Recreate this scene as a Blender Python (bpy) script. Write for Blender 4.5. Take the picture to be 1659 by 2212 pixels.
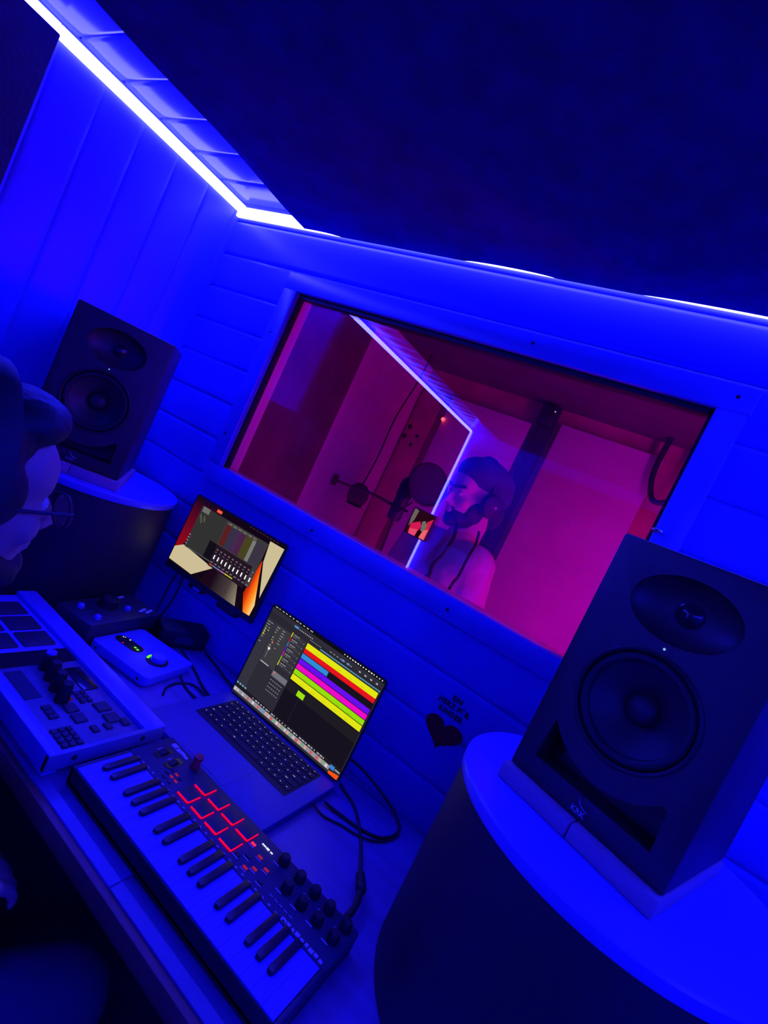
import bpy, bmesh, math, random
from mathutils import Matrix, Vector, Euler

random.seed(7)
for o in list(bpy.data.objects):
    bpy.data.objects.remove(o, do_unlink=True)
S = bpy.context.scene
COL = S.collection
EYE = 1.40                                   # height of the camera above the floor; rel(z) = z measured from the camera


def rel(z):
    return z + EYE


# ------------------------------------------------------------------ camera, world, exposure
F_PX, YAW, PITCH, ROLL = 1087.09, -0.493177, -0.062047, 0.439334
cy_, sy_, cp_, sp_, cr_, sr_ = math.cos(YAW), math.sin(YAW), math.cos(PITCH), math.sin(PITCH), math.cos(ROLL), math.sin(ROLL)
fwd = Vector((sy_ * cp_, cy_ * cp_, sp_))
rt0 = Vector((cy_, -sy_, 0))
up0 = rt0.cross(fwd)
rgt = rt0 * cr_ + up0 * sr_
upv = -rt0 * sr_ + up0 * cr_
cam_d = bpy.data.cameras.new('camera')
cam_d.sensor_fit = 'HORIZONTAL'
cam_d.sensor_width = 36.0
cam_d.lens = 36.0 * F_PX / 1659.0
cam_d.clip_start = 0.02
cam = bpy.data.objects.new('camera', cam_d)
COL.objects.link(cam)
mw = Matrix(((rgt.x, upv.x, -fwd.x, 0), (rgt.y, upv.y, -fwd.y, 0), (rgt.z, upv.z, -fwd.z, EYE), (0, 0, 0, 1)))
cam.matrix_world = mw
S.camera = cam
S.view_settings.view_transform = 'Standard'
S.view_settings.look = 'None'
S.view_settings.exposure = 0.0
S.view_settings.gamma = 1.0
S.view_settings.use_curve_mapping = False
W = bpy.data.worlds.new('night')
S.world = W
W.use_nodes = True
W.node_tree.nodes['Background'].inputs[0].default_value = (0.0, 0.0, 0.004, 1)
W.node_tree.nodes['Background'].inputs[1].default_value = 0.3

LED_RGB = (2.4, 2.4, 124.0)                # the strip itself: burnt out to white, throwing deep blue
BOOTH_RGB = (28.0, 0.0, 21.0)                 # pink-red tube in the vocal booth


# ------------------------------------------------------------------ materials
def mat(name, col, rough=0.5, metal=0.0, bump=0.0, bscale=60.0, var=0.0, vscale=8.0, spec=0.5, coat=0.0):
    m = bpy.data.materials.new(name)
    m.use_nodes = True
    nt = m.node_tree
    b = nt.nodes['Principled BSDF']
    b.inputs['Base Color'].default_value = (*col, 1)
    b.inputs['Roughness'].default_value = rough
    b.inputs['Metallic'].default_value = metal
    b.inputs['Specular IOR Level'].default_value = spec
    if coat:
        b.inputs['Coat Weight'].default_value = coat
        b.inputs['Coat Roughness'].default_value = 0.15
    tc = nt.nodes.new('ShaderNodeTexCoord')
    if var:
        n = nt.nodes.new('ShaderNodeTexNoise')
        n.inputs['Scale'].default_value = vscale
        n.inputs['Detail'].default_value = 5
        nt.links.new(tc.outputs['Object'], n.inputs['Vector'])
        r = nt.nodes.new('ShaderNodeValToRGB')
        r.color_ramp.elements[0].position = 0.35
        r.color_ramp.elements[1].position = 0.65
        r.color_ramp.elements[0].color = (*[c * (1 - var) for c in col], 1)
        r.color_ramp.elements[1].color = (*[min(1, c * (1 + var)) for c in col], 1)
        nt.links.new(n.outputs['Fac'], r.inputs['Fac'])
        nt.links.new(r.outputs['Color'], b.inputs['Base Color'])
    if bump:
        n = nt.nodes.new('ShaderNodeTexNoise')
        n.inputs['Scale'].default_value = bscale
        n.inputs['Detail'].default_value = 6
        nt.links.new(tc.outputs['Object'], n.inputs['Vector'])
        bp = nt.nodes.new('ShaderNodeBump')
        bp.inputs['Strength'].default_value = bump
        bp.inputs['Distance'].default_value = 0.004
        nt.links.new(n.outputs['Fac'], bp.inputs['Height'])
        nt.links.new(bp.outputs['Normal'], b.inputs['Normal'])
    return m


def wood(name, col, rough=0.45, stretch=(1, 14, 14), var=0.35):
    m = mat(name, col, rough)
    nt = m.node_tree
    b = nt.nodes['Principled BSDF']
    tc = nt.nodes.new('ShaderNodeTexCoord')
    mp = nt.nodes.new('ShaderNodeMapping')
    mp.inputs['Scale'].default_value = stretch
    n = nt.nodes.new('ShaderNodeTexNoise')
    n.inputs['Scale'].default_value = 3.0
    n.inputs['Detail'].default_value = 8
    r = nt.nodes.new('ShaderNodeValToRGB')
    r.color_ramp.elements[0].color = (*[c * (1 - var) for c in col], 1)
    r.color_ramp.elements[1].color = (*[min(1, c * (1 + var)) for c in col], 1)
    nt.links.new(tc.outputs['Object'], mp.inputs['Vector'])
    nt.links.new(mp.outputs['Vector'], n.inputs['Vector'])
    nt.links.new(n.outputs['Fac'], r.inputs['Fac'])
    nt.links.new(r.outputs['Color'], b.inputs['Base Color'])
    return m


def emit(name, col, strength=1.0):
    m = bpy.data.materials.new(name)
    m.use_nodes = True
    nt = m.node_tree
    nt.nodes.clear()
    e = nt.nodes.new('ShaderNodeEmission')
    mx = max(col)
    e.inputs['Color'].default_value = (*[c / mx for c in col], 1)
    e.inputs['Strength'].default_value = mx * strength
    o = nt.nodes.new('ShaderNodeOutputMaterial')
    nt.links.new(e.outputs[0], o.inputs[0])
    return m


def srgb(*c):
    return tuple(((v / 255 / 12.92) if v / 255 <= 0.04045 else ((v / 255 + 0.055) / 1.055) ** 2.4) for v in c)


_scr = {}


def scr(r, g, b, k=1.0):
    key = (r, g, b, k)
    if key not in _scr:
        c = srgb(r, g, b)
        _scr[key] = emit('screen_light', tuple(max(v, 0.0005) * k for v in c))
    return _scr[key]


def grad(name, stops, axis, lo, hi):
    """emission running along one object axis through colour stops (wallpaper gradients on a screen)"""
    m = bpy.data.materials.new(name)
    m.use_nodes = True
    nt = m.node_tree
    nt.nodes.clear()
    tc = nt.nodes.new('ShaderNodeTexCoord')
    sp = nt.nodes.new('ShaderNodeSeparateXYZ')
    mr = nt.nodes.new('ShaderNodeMapRange')
    mr.inputs['From Min'].default_value = lo
    mr.inputs['From Max'].default_value = hi
    r = nt.nodes.new('ShaderNodeValToRGB')
    cr = r.color_ramp
    while len(cr.elements) < len(stops):
        cr.elements.new(0.5)
    for e, (p, c) in zip(cr.elements, stops):
        e.position = p
        e.color = (*srgb(*c), 1)
    em = nt.nodes.new('ShaderNodeEmission')
    o = nt.nodes.new('ShaderNodeOutputMaterial')
    nt.links.new(tc.outputs['Object'], sp.inputs[0])
    nt.links.new(sp.outputs[axis], mr.inputs['Value'])
    nt.links.new(mr.outputs[0], r.inputs['Fac'])
    nt.links.new(r.outputs['Color'], em.inputs['Color'])
    nt.links.new(em.outputs[0], o.inputs[0])
    return m


def glass_mat():
    """one face of a studio window: mostly clear, mirror share rising towards grazing angles"""
    m = bpy.data.materials.new('window_glass')
    m.use_nodes = True
    nt = m.node_tree
    nt.nodes.clear()
    geo = nt.nodes.new('ShaderNodeNewGeometry')
    dot = nt.nodes.new('ShaderNodeVectorMath')
    dot.operation = 'DOT_PRODUCT'
    nt.links.new(geo.outputs['Incoming'], dot.inputs[0])
    nt.links.new(geo.outputs['Normal'], dot.inputs[1])

    def mth(op, a, b):
        n = nt.nodes.new('ShaderNodeMath')
        n.operation = op
        for i, v in enumerate((a, b)):
            if v is None:
                continue
            if isinstance(v, (int, float)):
                n.inputs[i].default_value = v
            else:
                nt.links.new(v, n.inputs[i])
        return n.outputs[0]
    a = mth('ABSOLUTE', dot.outputs['Value'], None)
    k = mth('SUBTRACT', 1.0, a)
    k5 = mth('POWER', k, 5.0)
    f = mth('MULTIPLY_ADD', k5, 0.92)
    f.node.inputs[2].default_value = GLASS_F0
    tr = nt.nodes.new('ShaderNodeBsdfTransparent')
    tr.inputs[0].default_value = (0.97, 0.97, 0.98, 1)
    gl = nt.nodes.new('ShaderNodeBsdfGlossy')
    gl.inputs['Roughness'].default_value = 0.0
    mx = nt.nodes.new('ShaderNodeMixShader')
    o = nt.nodes.new('ShaderNodeOutputMaterial')
    nt.links.new(f, mx.inputs[0])
    nt.links.new(tr.outputs[0], mx.inputs[1])
    nt.links.new(gl.outputs[0], mx.inputs[2])
    nt.links.new(mx.outputs[0], o.inputs[0])
    return m


GLASS_F0 = 0.135
M = dict(
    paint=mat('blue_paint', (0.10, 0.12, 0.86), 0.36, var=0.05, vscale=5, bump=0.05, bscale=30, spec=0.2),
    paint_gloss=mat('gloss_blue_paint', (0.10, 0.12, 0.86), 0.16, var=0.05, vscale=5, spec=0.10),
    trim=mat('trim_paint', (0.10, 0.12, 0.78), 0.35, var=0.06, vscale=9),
    felt=mat('dark_felt', (0.02, 0.02, 0.15), 0.95, bump=0.5, bscale=45, var=0.2, vscale=14),
    panel_dark=mat('charcoal_cloth', (0.03, 0.02, 0.02), 0.9, bump=0.4, bscale=120, var=0.2),
    carpet=mat('dark_carpet', (0.03, 0.025, 0.03), 0.95, bump=0.6, bscale=200, var=0.3),
    booth=mat('booth_plaster', (0.74, 0.6, 0.66), 0.7, bump=0.08, bscale=40, var=0.06),
    booth_red=mat('booth_red_felt', (0.55, 0.08, 0.24), 0.9, bump=0.3, bscale=90, var=0.15),
    booth_dark=mat('booth_dark_felt', (0.16, 0.05, 0.10), 0.95, bump=0.3, bscale=90, var=0.15),
    booth_pale=mat('booth_pale_cloth', (0.74, 0.62, 0.74), 0.85, bump=0.2, bscale=120, var=0.04),
    booth_ceil=mat('booth_ceiling', (0.16, 0.10, 0.14), 0.9, bump=0.2, var=0.1),
    led=emit('led_tape', LED_RGB),
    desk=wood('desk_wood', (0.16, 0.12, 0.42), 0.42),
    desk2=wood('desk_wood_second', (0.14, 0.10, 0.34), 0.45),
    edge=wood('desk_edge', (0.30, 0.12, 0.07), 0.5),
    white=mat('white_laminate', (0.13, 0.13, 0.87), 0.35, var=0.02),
    drum=mat('drum_side', (0.025, 0.02, 0.026), 0.55, bump=0.05, bscale=20, var=0.1, vscale=3),
    vinyl=mat('black_vinyl', (0.040, 0.022, 0.021), 0.5, bump=0.12, bscale=300),
    cone=mat('woofer_cone', (0.03, 0.025, 0.022), 0.55, bump=0.1, bscale=400),
    rubber=mat('black_rubber', (0.012, 0.012, 0.014), 0.6),
    gloss=mat('gloss_black', (0.02, 0.02, 0.025), 0.2),
    badge=mat('silver_badge', (0.30, 0.26, 0.34), 0.35, 0.6),
    foam=mat('pale_foam', (0.34, 0.22, 0.32), 0.9, bump=0.3, bscale=150),
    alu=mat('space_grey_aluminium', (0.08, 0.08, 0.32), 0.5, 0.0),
    black=mat('matte_black', (0.02, 0.02, 0.025), 0.6),
    black2=mat('dark_plastic', (0.035, 0.03, 0.05), 0.45),
    panel=mat('dark_panel', (0.03, 0.03, 0.07), 0.5, var=0.1, vscale=30),
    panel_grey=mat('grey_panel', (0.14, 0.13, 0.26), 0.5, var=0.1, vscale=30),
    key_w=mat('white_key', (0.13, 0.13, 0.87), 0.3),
    key_b=mat('black_key', (0.02, 0.018, 0.025), 0.35),
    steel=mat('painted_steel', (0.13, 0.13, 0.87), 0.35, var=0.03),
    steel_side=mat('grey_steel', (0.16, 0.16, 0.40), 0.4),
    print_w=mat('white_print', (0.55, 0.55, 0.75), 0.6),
    red_plastic=mat('red_plastic', (0.55, 0.05, 0.06), 0.4),
    heart=mat('red_sticker', (0.35, 0.012, 0.012), 0.45),
    ink=mat('black_ink', (0.015, 0.015, 0.02), 0.6),
    cable=mat('black_cable', (0.015, 0.014, 0.018), 0.5),
    skin=mat('skin', (0.50, 0.26, 0.22), 0.5, bump=0.06, bscale=120),
    skin2=mat('skin_singer', (0.60, 0.34, 0.40), 0.5, bump=0.06, bscale=120),
    hair=mat('dark_hair', (0.02, 0.016, 0.02), 0.6, bump=0.8, bscale=70),
    hood=mat('dark_hoodie', (0.05, 0.045, 0.055), 0.9, bump=0.5, bscale=60),
    jeans=mat('dark_trousers', (0.06, 0.05, 0.10), 0.9, bump=0.4, bscale=90),
    shirt=mat('pale_shirt', (0.55, 0.5, 0.62), 0.85, bump=0.3, bscale=26),
    cap=mat('dark_cap', (0.04, 0.03, 0.06), 0.85, bump=0.3, bscale=90),
    lens=mat('spectacle_lens', (0.08, 0.08, 0.12), 0.05, spec=0.9),
    eye=mat('eye_white', (0.6, 0.55, 0.55), 0.2),
    shoe=mat('shoe', (0.05, 0.05, 0.06), 0.6),
    chrome=mat('bright_metal', (0.9, 0.9, 0.92), 0.12, 1.0),
    red_led=emit('red_pad_light', (0.95, 0.0, 0.06)),
    red_dim=emit('red_button_light', (0.30, 0.01, 0.06)),
    green_led=emit('green_light', (0.16, 1.0, 0.05)),
    white_led=emit('white_light', (0.75, 0.8, 0.95)),
    blue_led=emit('pale_blue_light', (0.25, 0.5, 1.2)),
    legend=emit('key_legend', (0.75, 0.72, 0.85)),
)
M['glass'] = glass_mat()


# ------------------------------------------------------------------ mesh helpers
class MB:
    def __init__(self):
        self.bm = bmesh.new()
        self.mi = 0

    def _add(self, t, mtx=None):
        if mtx is not None:
            bmesh.ops.transform(t, matrix=mtx, verts=t.verts)
        for f in t.faces:
            f.material_index = self.mi
        me = bpy.data.meshes.new('tmp')
        t.to_mesh(me)
        t.free()
        self.bm.from_mesh(me)
        bpy.data.meshes.remove(me)
        return self

    def box(self, c, d, rot=None, bev=0.0, seg=2):
        t = bmesh.new()
        bmesh.ops.create_cube(t, size=1.0)
        bmesh.ops.scale(t, vec=d, verts=t.verts)
        if bev:
            bmesh.ops.bevel(t, geom=list(t.edges), offset=bev, segments=seg, profile=0.5, affect='EDGES')
        m = Matrix.Translation(c)
        if rot is not None:
            m = m @ Euler(rot).to_matrix().to_4x4()
        return self._add(t, m)

    def rbox(self, c, d, r, rot=None, bev=0.0, seg=6):
        """box with its four upright edges rounded by r (and all rims by bev)"""
        x, y = d[0] / 2, d[1] / 2
        pts = []
        for sx, sy, a0 in ((1, 1, 0), (-1, 1, 90), (-1, -1, 180), (1, -1, 270)):
            for i in range(seg + 1):
                a = math.radians(a0 + 90 * i / seg)
                pts.append((sx * (x - r) + r * math.cos(a), sy * (y - r) + r * math.sin(a)))
        m = Matrix.Translation(c)
        if rot is not None:
            m = m @ Euler(rot).to_matrix().to_4x4()
        return self.prism(pts, -d[2] / 2, d[2] / 2, m, bev)

    def prism(self, pts, z0, z1, mtx=None, bev=0.0):
        t = bmesh.new()
        vs = [t.verts.new((p[0], p[1], z0)) for p in pts]
        f = t.faces.new(vs)
        g = bmesh.ops.extrude_face_region(t, geom=[f])
        bmesh.ops.translate(t, vec=(0, 0, z1 - z0), verts=[v for v in g['geom'] if isinstance(v, bmesh.types.BMVert)])
        bmesh.ops.recalc_face_normals(t, faces=t.faces)
        if bev:
            ed = [e for e in t.edges if abs(e.verts[0].co.z - e.verts[1].co.z) < 1e-7]
            bmesh.ops.bevel(t, geom=ed, offset=bev, segments=2, profile=0.5, affect='EDGES')
        return self._add(t, mtx)

    def cyl(self, p0, p1, r0, r1=None, n=24):
        r1 = r0 if r1 is None else r1
        p0, p1 = Vector(p0), Vector(p1)
        d = p1 - p0
        t = bmesh.new()
        bmesh.ops.create_cone(t, cap_ends=True, segments=n, radius1=r0, radius2=max(r1, 1e-5), depth=d.length)
        q = d.to_track_quat('Z', 'Y').to_matrix().to_4x4()
        return self._add(t, Matrix.Translation((p0 + p1) / 2) @ q)

    def lathe(self, prof, n=40, mtx=None):
        t = bmesh.new()
        rings = []
        for r, z in prof:
            if r < 1e-6:
                rings.append([t.verts.new((0, 0, z))])
            else:
                rings.append([t.verts.new((r * math.cos(2 * math.pi * i / n), r * math.sin(2 * math.pi * i / n), z)) for i in range(n)])
        for a, b in zip(rings, rings[1:]):
            for i in range(n):
                j = (i + 1) % n
                if len(a) == 1 and len(b) == 1:
                    continue
                if len(a) == 1:
                    t.faces.new((a[0], b[j], b[i]))
                elif len(b) == 1:
                    t.faces.new((a[i], a[j], b[0]))
                else:
                    t.faces.new((a[i], a[j], b[j], b[i]))
        bmesh.ops.recalc_face_normals(t, faces=t.faces)
        return self._add(t, mtx)

    def tube(self, pts, r, n=10, sub=6):
        P = [Vector(p) for p in pts]
        rr = r if isinstance(r, (list, tuple)) else [r] * len(P)
        C, R = [], []
        for i in range(len(P) - 1):
            a, b, c, d = P[max(i - 1, 0)], P[i], P[i + 1], P[min(i + 2, len(P) - 1)]
            for k in range(sub):
                u = k / sub
                C.append(0.5 * ((2 * b) + (c - a) * u + (2 * a - 5 * b + 4 * c - d) * u * u + (3 * b - a - 3 * c + d) * u ** 3))
                R.append(rr[i] * (1 - u) + rr[i + 1] * u)
        C.append(P[-1])
        R.append(rr[-1])
        t = bmesh.new()
        rings = []
        nrm = None
        for i, p in enumerate(C):
            tg = (C[min(i + 1, len(C) - 1)] - C[max(i - 1, 0)]).normalized()
            if nrm is None:
                nrm = tg.orthogonal().normalized()
            nrm = (nrm - tg * nrm.dot(tg)).normalized()
            bn = tg.cross(nrm)
            rings.append([t.verts.new(p + R[i] * (math.cos(2 * math.pi * k / n) * nrm + math.sin(2 * math.pi * k / n) * bn)) for k in range(n)])
        for a, b in zip(rings, rings[1:]):
            for k in range(n):
                t.faces.new((a[k], a[(k + 1) % n], b[(k + 1) % n], b[k]))
        t.faces.new(rings[0][::-1])
        t.faces.new(rings[-1])
        bmesh.ops.recalc_face_normals(t, faces=t.faces)
        return self._add(t)

    def torus(self, R, r, mtx=None, n=48, k=10):
        t = bmesh.new()
        rings = [[t.verts.new(((R + r * math.cos(2 * math.pi * b / k)) * math.cos(2 * math.pi * a / n),
                               (R + r * math.cos(2 * math.pi * b / k)) * math.sin(2 * math.pi * a / n),
                               r * math.sin(2 * math.pi * b / k))) for b in range(k)] for a in range(n)]
        for a in range(n):
            for b in range(k):
                t.faces.new((rings[a][b], rings[(a + 1) % n][b], rings[(a + 1) % n][(b + 1) % k], rings[a][(b + 1) % k]))
        bmesh.ops.recalc_face_normals(t, faces=t.faces)
        return self._add(t, mtx)

    def ell(self, c, r, rot=None, u=20, v=12):
        t = bmesh.new()
        bmesh.ops.create_uvsphere(t, u_segments=u, v_segments=v, radius=1.0)
        bmesh.ops.scale(t, vec=r, verts=t.verts)
        m = Matrix.Translation(c)
        if rot is not None:
            m = m @ (rot.to_4x4() if isinstance(rot, Matrix) else Euler(rot).to_matrix().to_4x4())
        return self._add(t, m)

    def limb(self, p0, p1, r0, r1):
        self.ell(p0, (r0,) * 3, u=14, v=8)
        self.ell(p1, (r1,) * 3, u=14, v=8)
        return self.cyl(p0, p1, r0, r1, 16)

    def quad(self, x0, z0, x1, z1, y, m=0):
        """flat patch on a screen: x to the right, z up, facing -y"""
        self.mi = m
        t = bmesh.new()
        t.faces.new([t.verts.new(p) for p in ((x0, y, z0), (x1, y, z0), (x1, y, z1), (x0, y, z1))])
        return self._add(t)

    def poly(self, pts, y, m=0):
        self.mi = m
        t = bmesh.new()
        t.faces.new([t.verts.new((p[0], y, p[1])) for p in pts])
        for f in t.faces:
            f.normal_update()
            if f.normal.y > 0:
                f.normal_flip()
        return self._add(t)

    def build(self, name, mats, parent=None, loc=None, rot=None, smooth=35, flat=False):
        me = bpy.data.meshes.new(name)
        self.bm.to_mesh(me)
        self.bm.free()
        return link(name, me, mats, parent, loc, rot, None if flat else smooth)


def link(name, me, mats, parent=None, loc=None, rot=None, smooth=35):
    for m in (mats if isinstance(mats, (list, tuple)) else [mats]):
        me.materials.append(m)
    if smooth:
        for p in me.polygons:
            p.use_smooth = True
        me.set_sharp_from_angle(angle=math.radians(smooth))
    o = bpy.data.objects.new(name, me)
    COL.objects.link(o)
    if parent:
        o.parent = parent
    if loc is not None:
        o.location = loc
    if rot is not None:
        o.rotation_euler = rot
    return o


def tag(o, label, cat, group=None, kind=None):
    o['label'] = label
    o['category'] = cat
    if group:
        o['group'] = group
    if kind:
        o['kind'] = kind
    return o


def thing(name, label, cat, loc=(0, 0, 0), rot=(0, 0, 0), group=None):
    o = bpy.data.objects.new(name, None)
    o.empty_display_size = 0.05
    COL.objects.link(o)
    o.location = loc
    o.rotation_euler = rot
    return tag(o, label, cat, group)


def struct(o):
    o['kind'] = 'structure'
    return o


def apply_mods(o):
    bpy.context.view_layer.update()
    dg = bpy.context.evaluated_depsgraph_get()
    me = bpy.data.meshes.new_from_object(o.evaluated_get(dg))
    mats = [s for s in o.data.materials]
    old = o.data
    o.modifiers.clear()
    o.data = me
    bpy.data.meshes.remove(old)
    if not me.materials:
        for m in mats:
            me.materials.append(m)
    return o


def remesh(o, voxel, smooth=3):
    m = o.modifiers.new('r', 'REMESH')
    m.mode = 'VOXEL'
    m.voxel_size = voxel
    m.use_smooth_shade = True
    s = o.modifiers.new('s', 'SMOOTH')
    s.iterations = smooth
    s.factor = 0.5
    apply_mods(o)
    for p in o.data.polygons:
        p.use_smooth = True
    return o


def text_mesh(txt, size, depth=0.0004, align='CENTER', bold=0.0, spacing=1.0):
    c = bpy.data.curves.new('t', 'FONT')
    c.body = txt
    c.size = size
    c.align_x = align
    c.extrude = depth
    c.offset = bold
    c.resolution_u = 3
    c.space_character = spacing
    o = bpy.data.objects.new('t', c)
    COL.objects.link(o)
    bpy.context.view_layer.update()
    me = bpy.data.meshes.new_from_object(o.evaluated_get(bpy.context.evaluated_depsgraph_get()))
    bpy.data.objects.remove(o, do_unlink=True)
    bpy.data.curves.remove(c)
    return me


# ------------------------------------------------------------------ the room
XL, XR, YF, YB, ZC, ZFL = -1.545, 1.05, 1.092, -1.34, rel(0.62), 0.0
WX0, WX1, WZ0, WZ1 = -1.157, -0.031, rel(-0.181), rel(0.387)
PITCHW = 0.1115


GROOVE = [0.0045]


def depth_at(t, p=PITCHW):
    e = min(t, p - t)
    if e < 0.0045:
        return GROOVE[0] * (1 - e / 0.0045)
    return -0.0018 * (1 - ((t - p / 2) / (p / 2)) ** 2)


def planks(mb, a0, a1, l0, l1, origin, place, back=0.02, p=PITCHW):
    """tongue-and-groove boards side by side over a0..a1, each running l0..l1; place(a, l, depth) -> point"""
    k = math.floor((a0 - origin) / p)
    while origin + k * p < a1 - 1e-6:
        s0, s1 = max(a0, origin + k * p), min(a1, origin + (k + 1) * p)
        ts = [s0 - origin - k * p] + [t for t in (0.002, 0.0045, 0.012, 0.025, 0.04, 0.0557, 0.072, 0.087, 0.0995, 0.107, 0.1095) if s0 < origin + k * p + t < s1] + [s1 - origin - k * p]
        t_ = bmesh.new()
        prof = [(origin + k * p + t, depth_at(t)) for t in ts] + [(s1, back), (s0, back)]
        A = [t_.verts.new(place(a, l0, d)) for a, d in prof]
        B = [t_.verts.new(place(a, l1, d)) for a, d in prof]
        n = len(prof)
        for i in range(n):
            t_.faces.new((A[i], A[(i + 1) % n], B[(i + 1) % n], B[i]))
        t_.faces.new(A[::-1])
        t_.faces.new(B)
        bmesh.ops.recalc_face_normals(t_, faces=t_.faces)
        mb._add(t_)
        k += 1


# front wall with the window opening
mb = MB()
fr = lambda a, l, d: (l, YF + d, a)
ZO = rel(0.335)
planks(mb, ZFL, ZC, XL, WX0, ZO - 30 * PITCHW, fr)
planks(mb, ZFL, ZC, WX1, XR, ZO - 30 * PITCHW, fr)
planks(mb, WZ1, ZC, WX0, WX1, ZO - 30 * PITCHW, fr)
planks(mb, ZFL, WZ0, WX0, WX1, ZO - 30 * PITCHW, fr)
for x0, x1, z0, z1 in ((XL - .05, WX0, 0, ZC), (WX1, XR + .05, 0, ZC), (WX0, WX1, WZ1, ZC), (WX0, WX1, 0, WZ0)):
    mb.box(((x0 + x1) / 2, YF + 0.04, (z0 + z1) / 2), (x1 - x0, 0.04, z1 - z0))
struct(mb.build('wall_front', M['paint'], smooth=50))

GROOVE[0] = 0.0022
mb = MB()
planks(mb, YB, YF, 0, ZC, 0.624 - 20 * PITCHW, lambda a, l, d: (XL - d, a, l))
mb.box((XL - 0.04, (YB + YF) / 2, ZC / 2), (0.04, YF - YB + .1, ZC))
struct(mb.build('wall_left', M['paint'], smooth=50))

GROOVE[0] = 0.0045
mb = MB()
planks(mb, 0, ZC, XL, XR, 0, lambda a, l, d: (l, YB - d, a))
mb.box(((XL + XR) / 2, YB - 0.04, ZC / 2), (XR - XL + .1, 0.04, ZC))
struct(mb.build('wall_back', M['paint'], smooth=50))

mb = MB()
planks(mb, YB, YF, 0, ZC, 0, lambda a, l, d: (XR + d, a, l))
mb.box((XR + 0.04, (YB + YF) / 2, ZC / 2), (0.04, YF - YB + .1, ZC))
struct(mb.build('wall_right', M['paint'], smooth=50))

mb = MB()
planks(mb, YB, YF, XL, XR, 0.541 - 20 * PITCHW, lambda a, l, d: (l, a, ZC + d))
mb.box(((XL + XR) / 2, (YB + YF) / 2, ZC + 0.04), (XR - XL + .1, YF - YB + .1, 0.04))
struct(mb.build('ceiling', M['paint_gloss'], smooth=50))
struct(MB().box(((XL + XR) / 2, (YB + YF) / 2, -0.02), (XR - XL + .1, YF - YB + .1, 0.04)).build('floor', M['carpet']))

# dark door on the back wall (it shows only as the dark part of the glass reflection)
d = struct(MB().box((-0.52, YB + 0.02, 0.96), (0.80, 0.04, 1.92), bev=0.004).build('door_1', M['panel_dark']))
MB().tube([(-0.20, YB + 0.04, 1.0), (-0.20, YB + 0.09, 1.0), (-0.30, YB + 0.09, 1.0)], 0.009).build('door_handle', M['chrome'], d)

# window: casing, lining, sill, two panes
win = bpy.data.objects.new('window_1', None)
COL.objects.link(win)
win['kind'] = 'structure'
mb = MB()
cw = 0.052
for c, s in ((((WX0 + WX1) / 2, YF - 0.006, WZ1 + cw / 2 - .004), (WX1 - WX0 + 2 * cw, 0.016, cw)),
             (((WX0 + WX1) / 2, YF - 0.006, WZ0 - cw / 2 + .004), (WX1 - WX0 + 2 * cw, 0.016, cw)),
             ((WX0 - cw / 2 + .004, YF - 0.0065, (WZ0 + WZ1) / 2), (cw, 0.016, WZ1 - WZ0 - .006)),
             ((WX1 + cw / 2 - .004, YF - 0.0065, (WZ0 + WZ1) / 2), (cw, 0.016, WZ1 - WZ0 - .006))):
    mb.box(c, s, bev=0.003)
mb.build('casing', M['trim'], win)
mb = MB()
y0, y1 = YF + 0.001, 1.156
ym, yd = (y0 + y1) / 2, y1 - y0
mb.box((WX0 + .002, ym, (WZ0 + WZ1) / 2), (0.006, yd, WZ1 - WZ0))
mb.box((WX1 - .002, ym, (WZ0 + WZ1) / 2), (0.006, yd, WZ1 - WZ0))
MB().box(((WX0 + WX1) / 2, ym, WZ1 - .002), (WX1 - WX0 - .012, yd, 0.006)).build('head_lining', M['black'], win)  # black, so the shade under the window head is in its colour
mb.box(((WX0 + WX1) / 2, ym, WZ0 + .002), (WX1 - WX0, yd, 0.006))
mb.build('lining', M['booth'], win)
mb = MB()
mb.box((WX0 + .008, 1.105, (WZ0 + WZ1) / 2), (0.006, 0.020, WZ1 - WZ0 - .012))
mb.box((WX1 - .008, 1.105, (WZ0 + WZ1) / 2), (0.006, 0.020, WZ1 - WZ0 - .012))
mb.box(((WX0 + WX1) / 2, 1.105, WZ1 - .010), (WX1 - WX0 - .012, 0.020, 0.010))
mb.build('glazing_bead', M['rubber'], win)
mb = MB()
mb.box(((WX0 + WX1) / 2, 1.111, (WZ0 + WZ1) / 2), (WX1 - WX0 - .012, 0.010, WZ1 - WZ0 - .012))
mb.build('pane', M['glass'], win, flat=True)
for x, z in ((WX0 - .026, WZ0 + .10), (WX0 - .026, WZ1 - .14), (WX1 + .02, WZ1 + .024), (-0.33, WZ0 - .024), (-0.75, WZ0 - .024), (-0.42, WZ1 + .024)):
    MB().cyl((x, YF - .0155, z), (x, YF - .010, z), 0.0035, n=12).build('screw', M['black'], win)
mb = MB().ell((WX1 + .001, YF - .020, rel(0.128)), (0.011, 0.007, 0.005), u=24, v=16)
mb.build('window_catch', M['chrome'], win)

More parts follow.
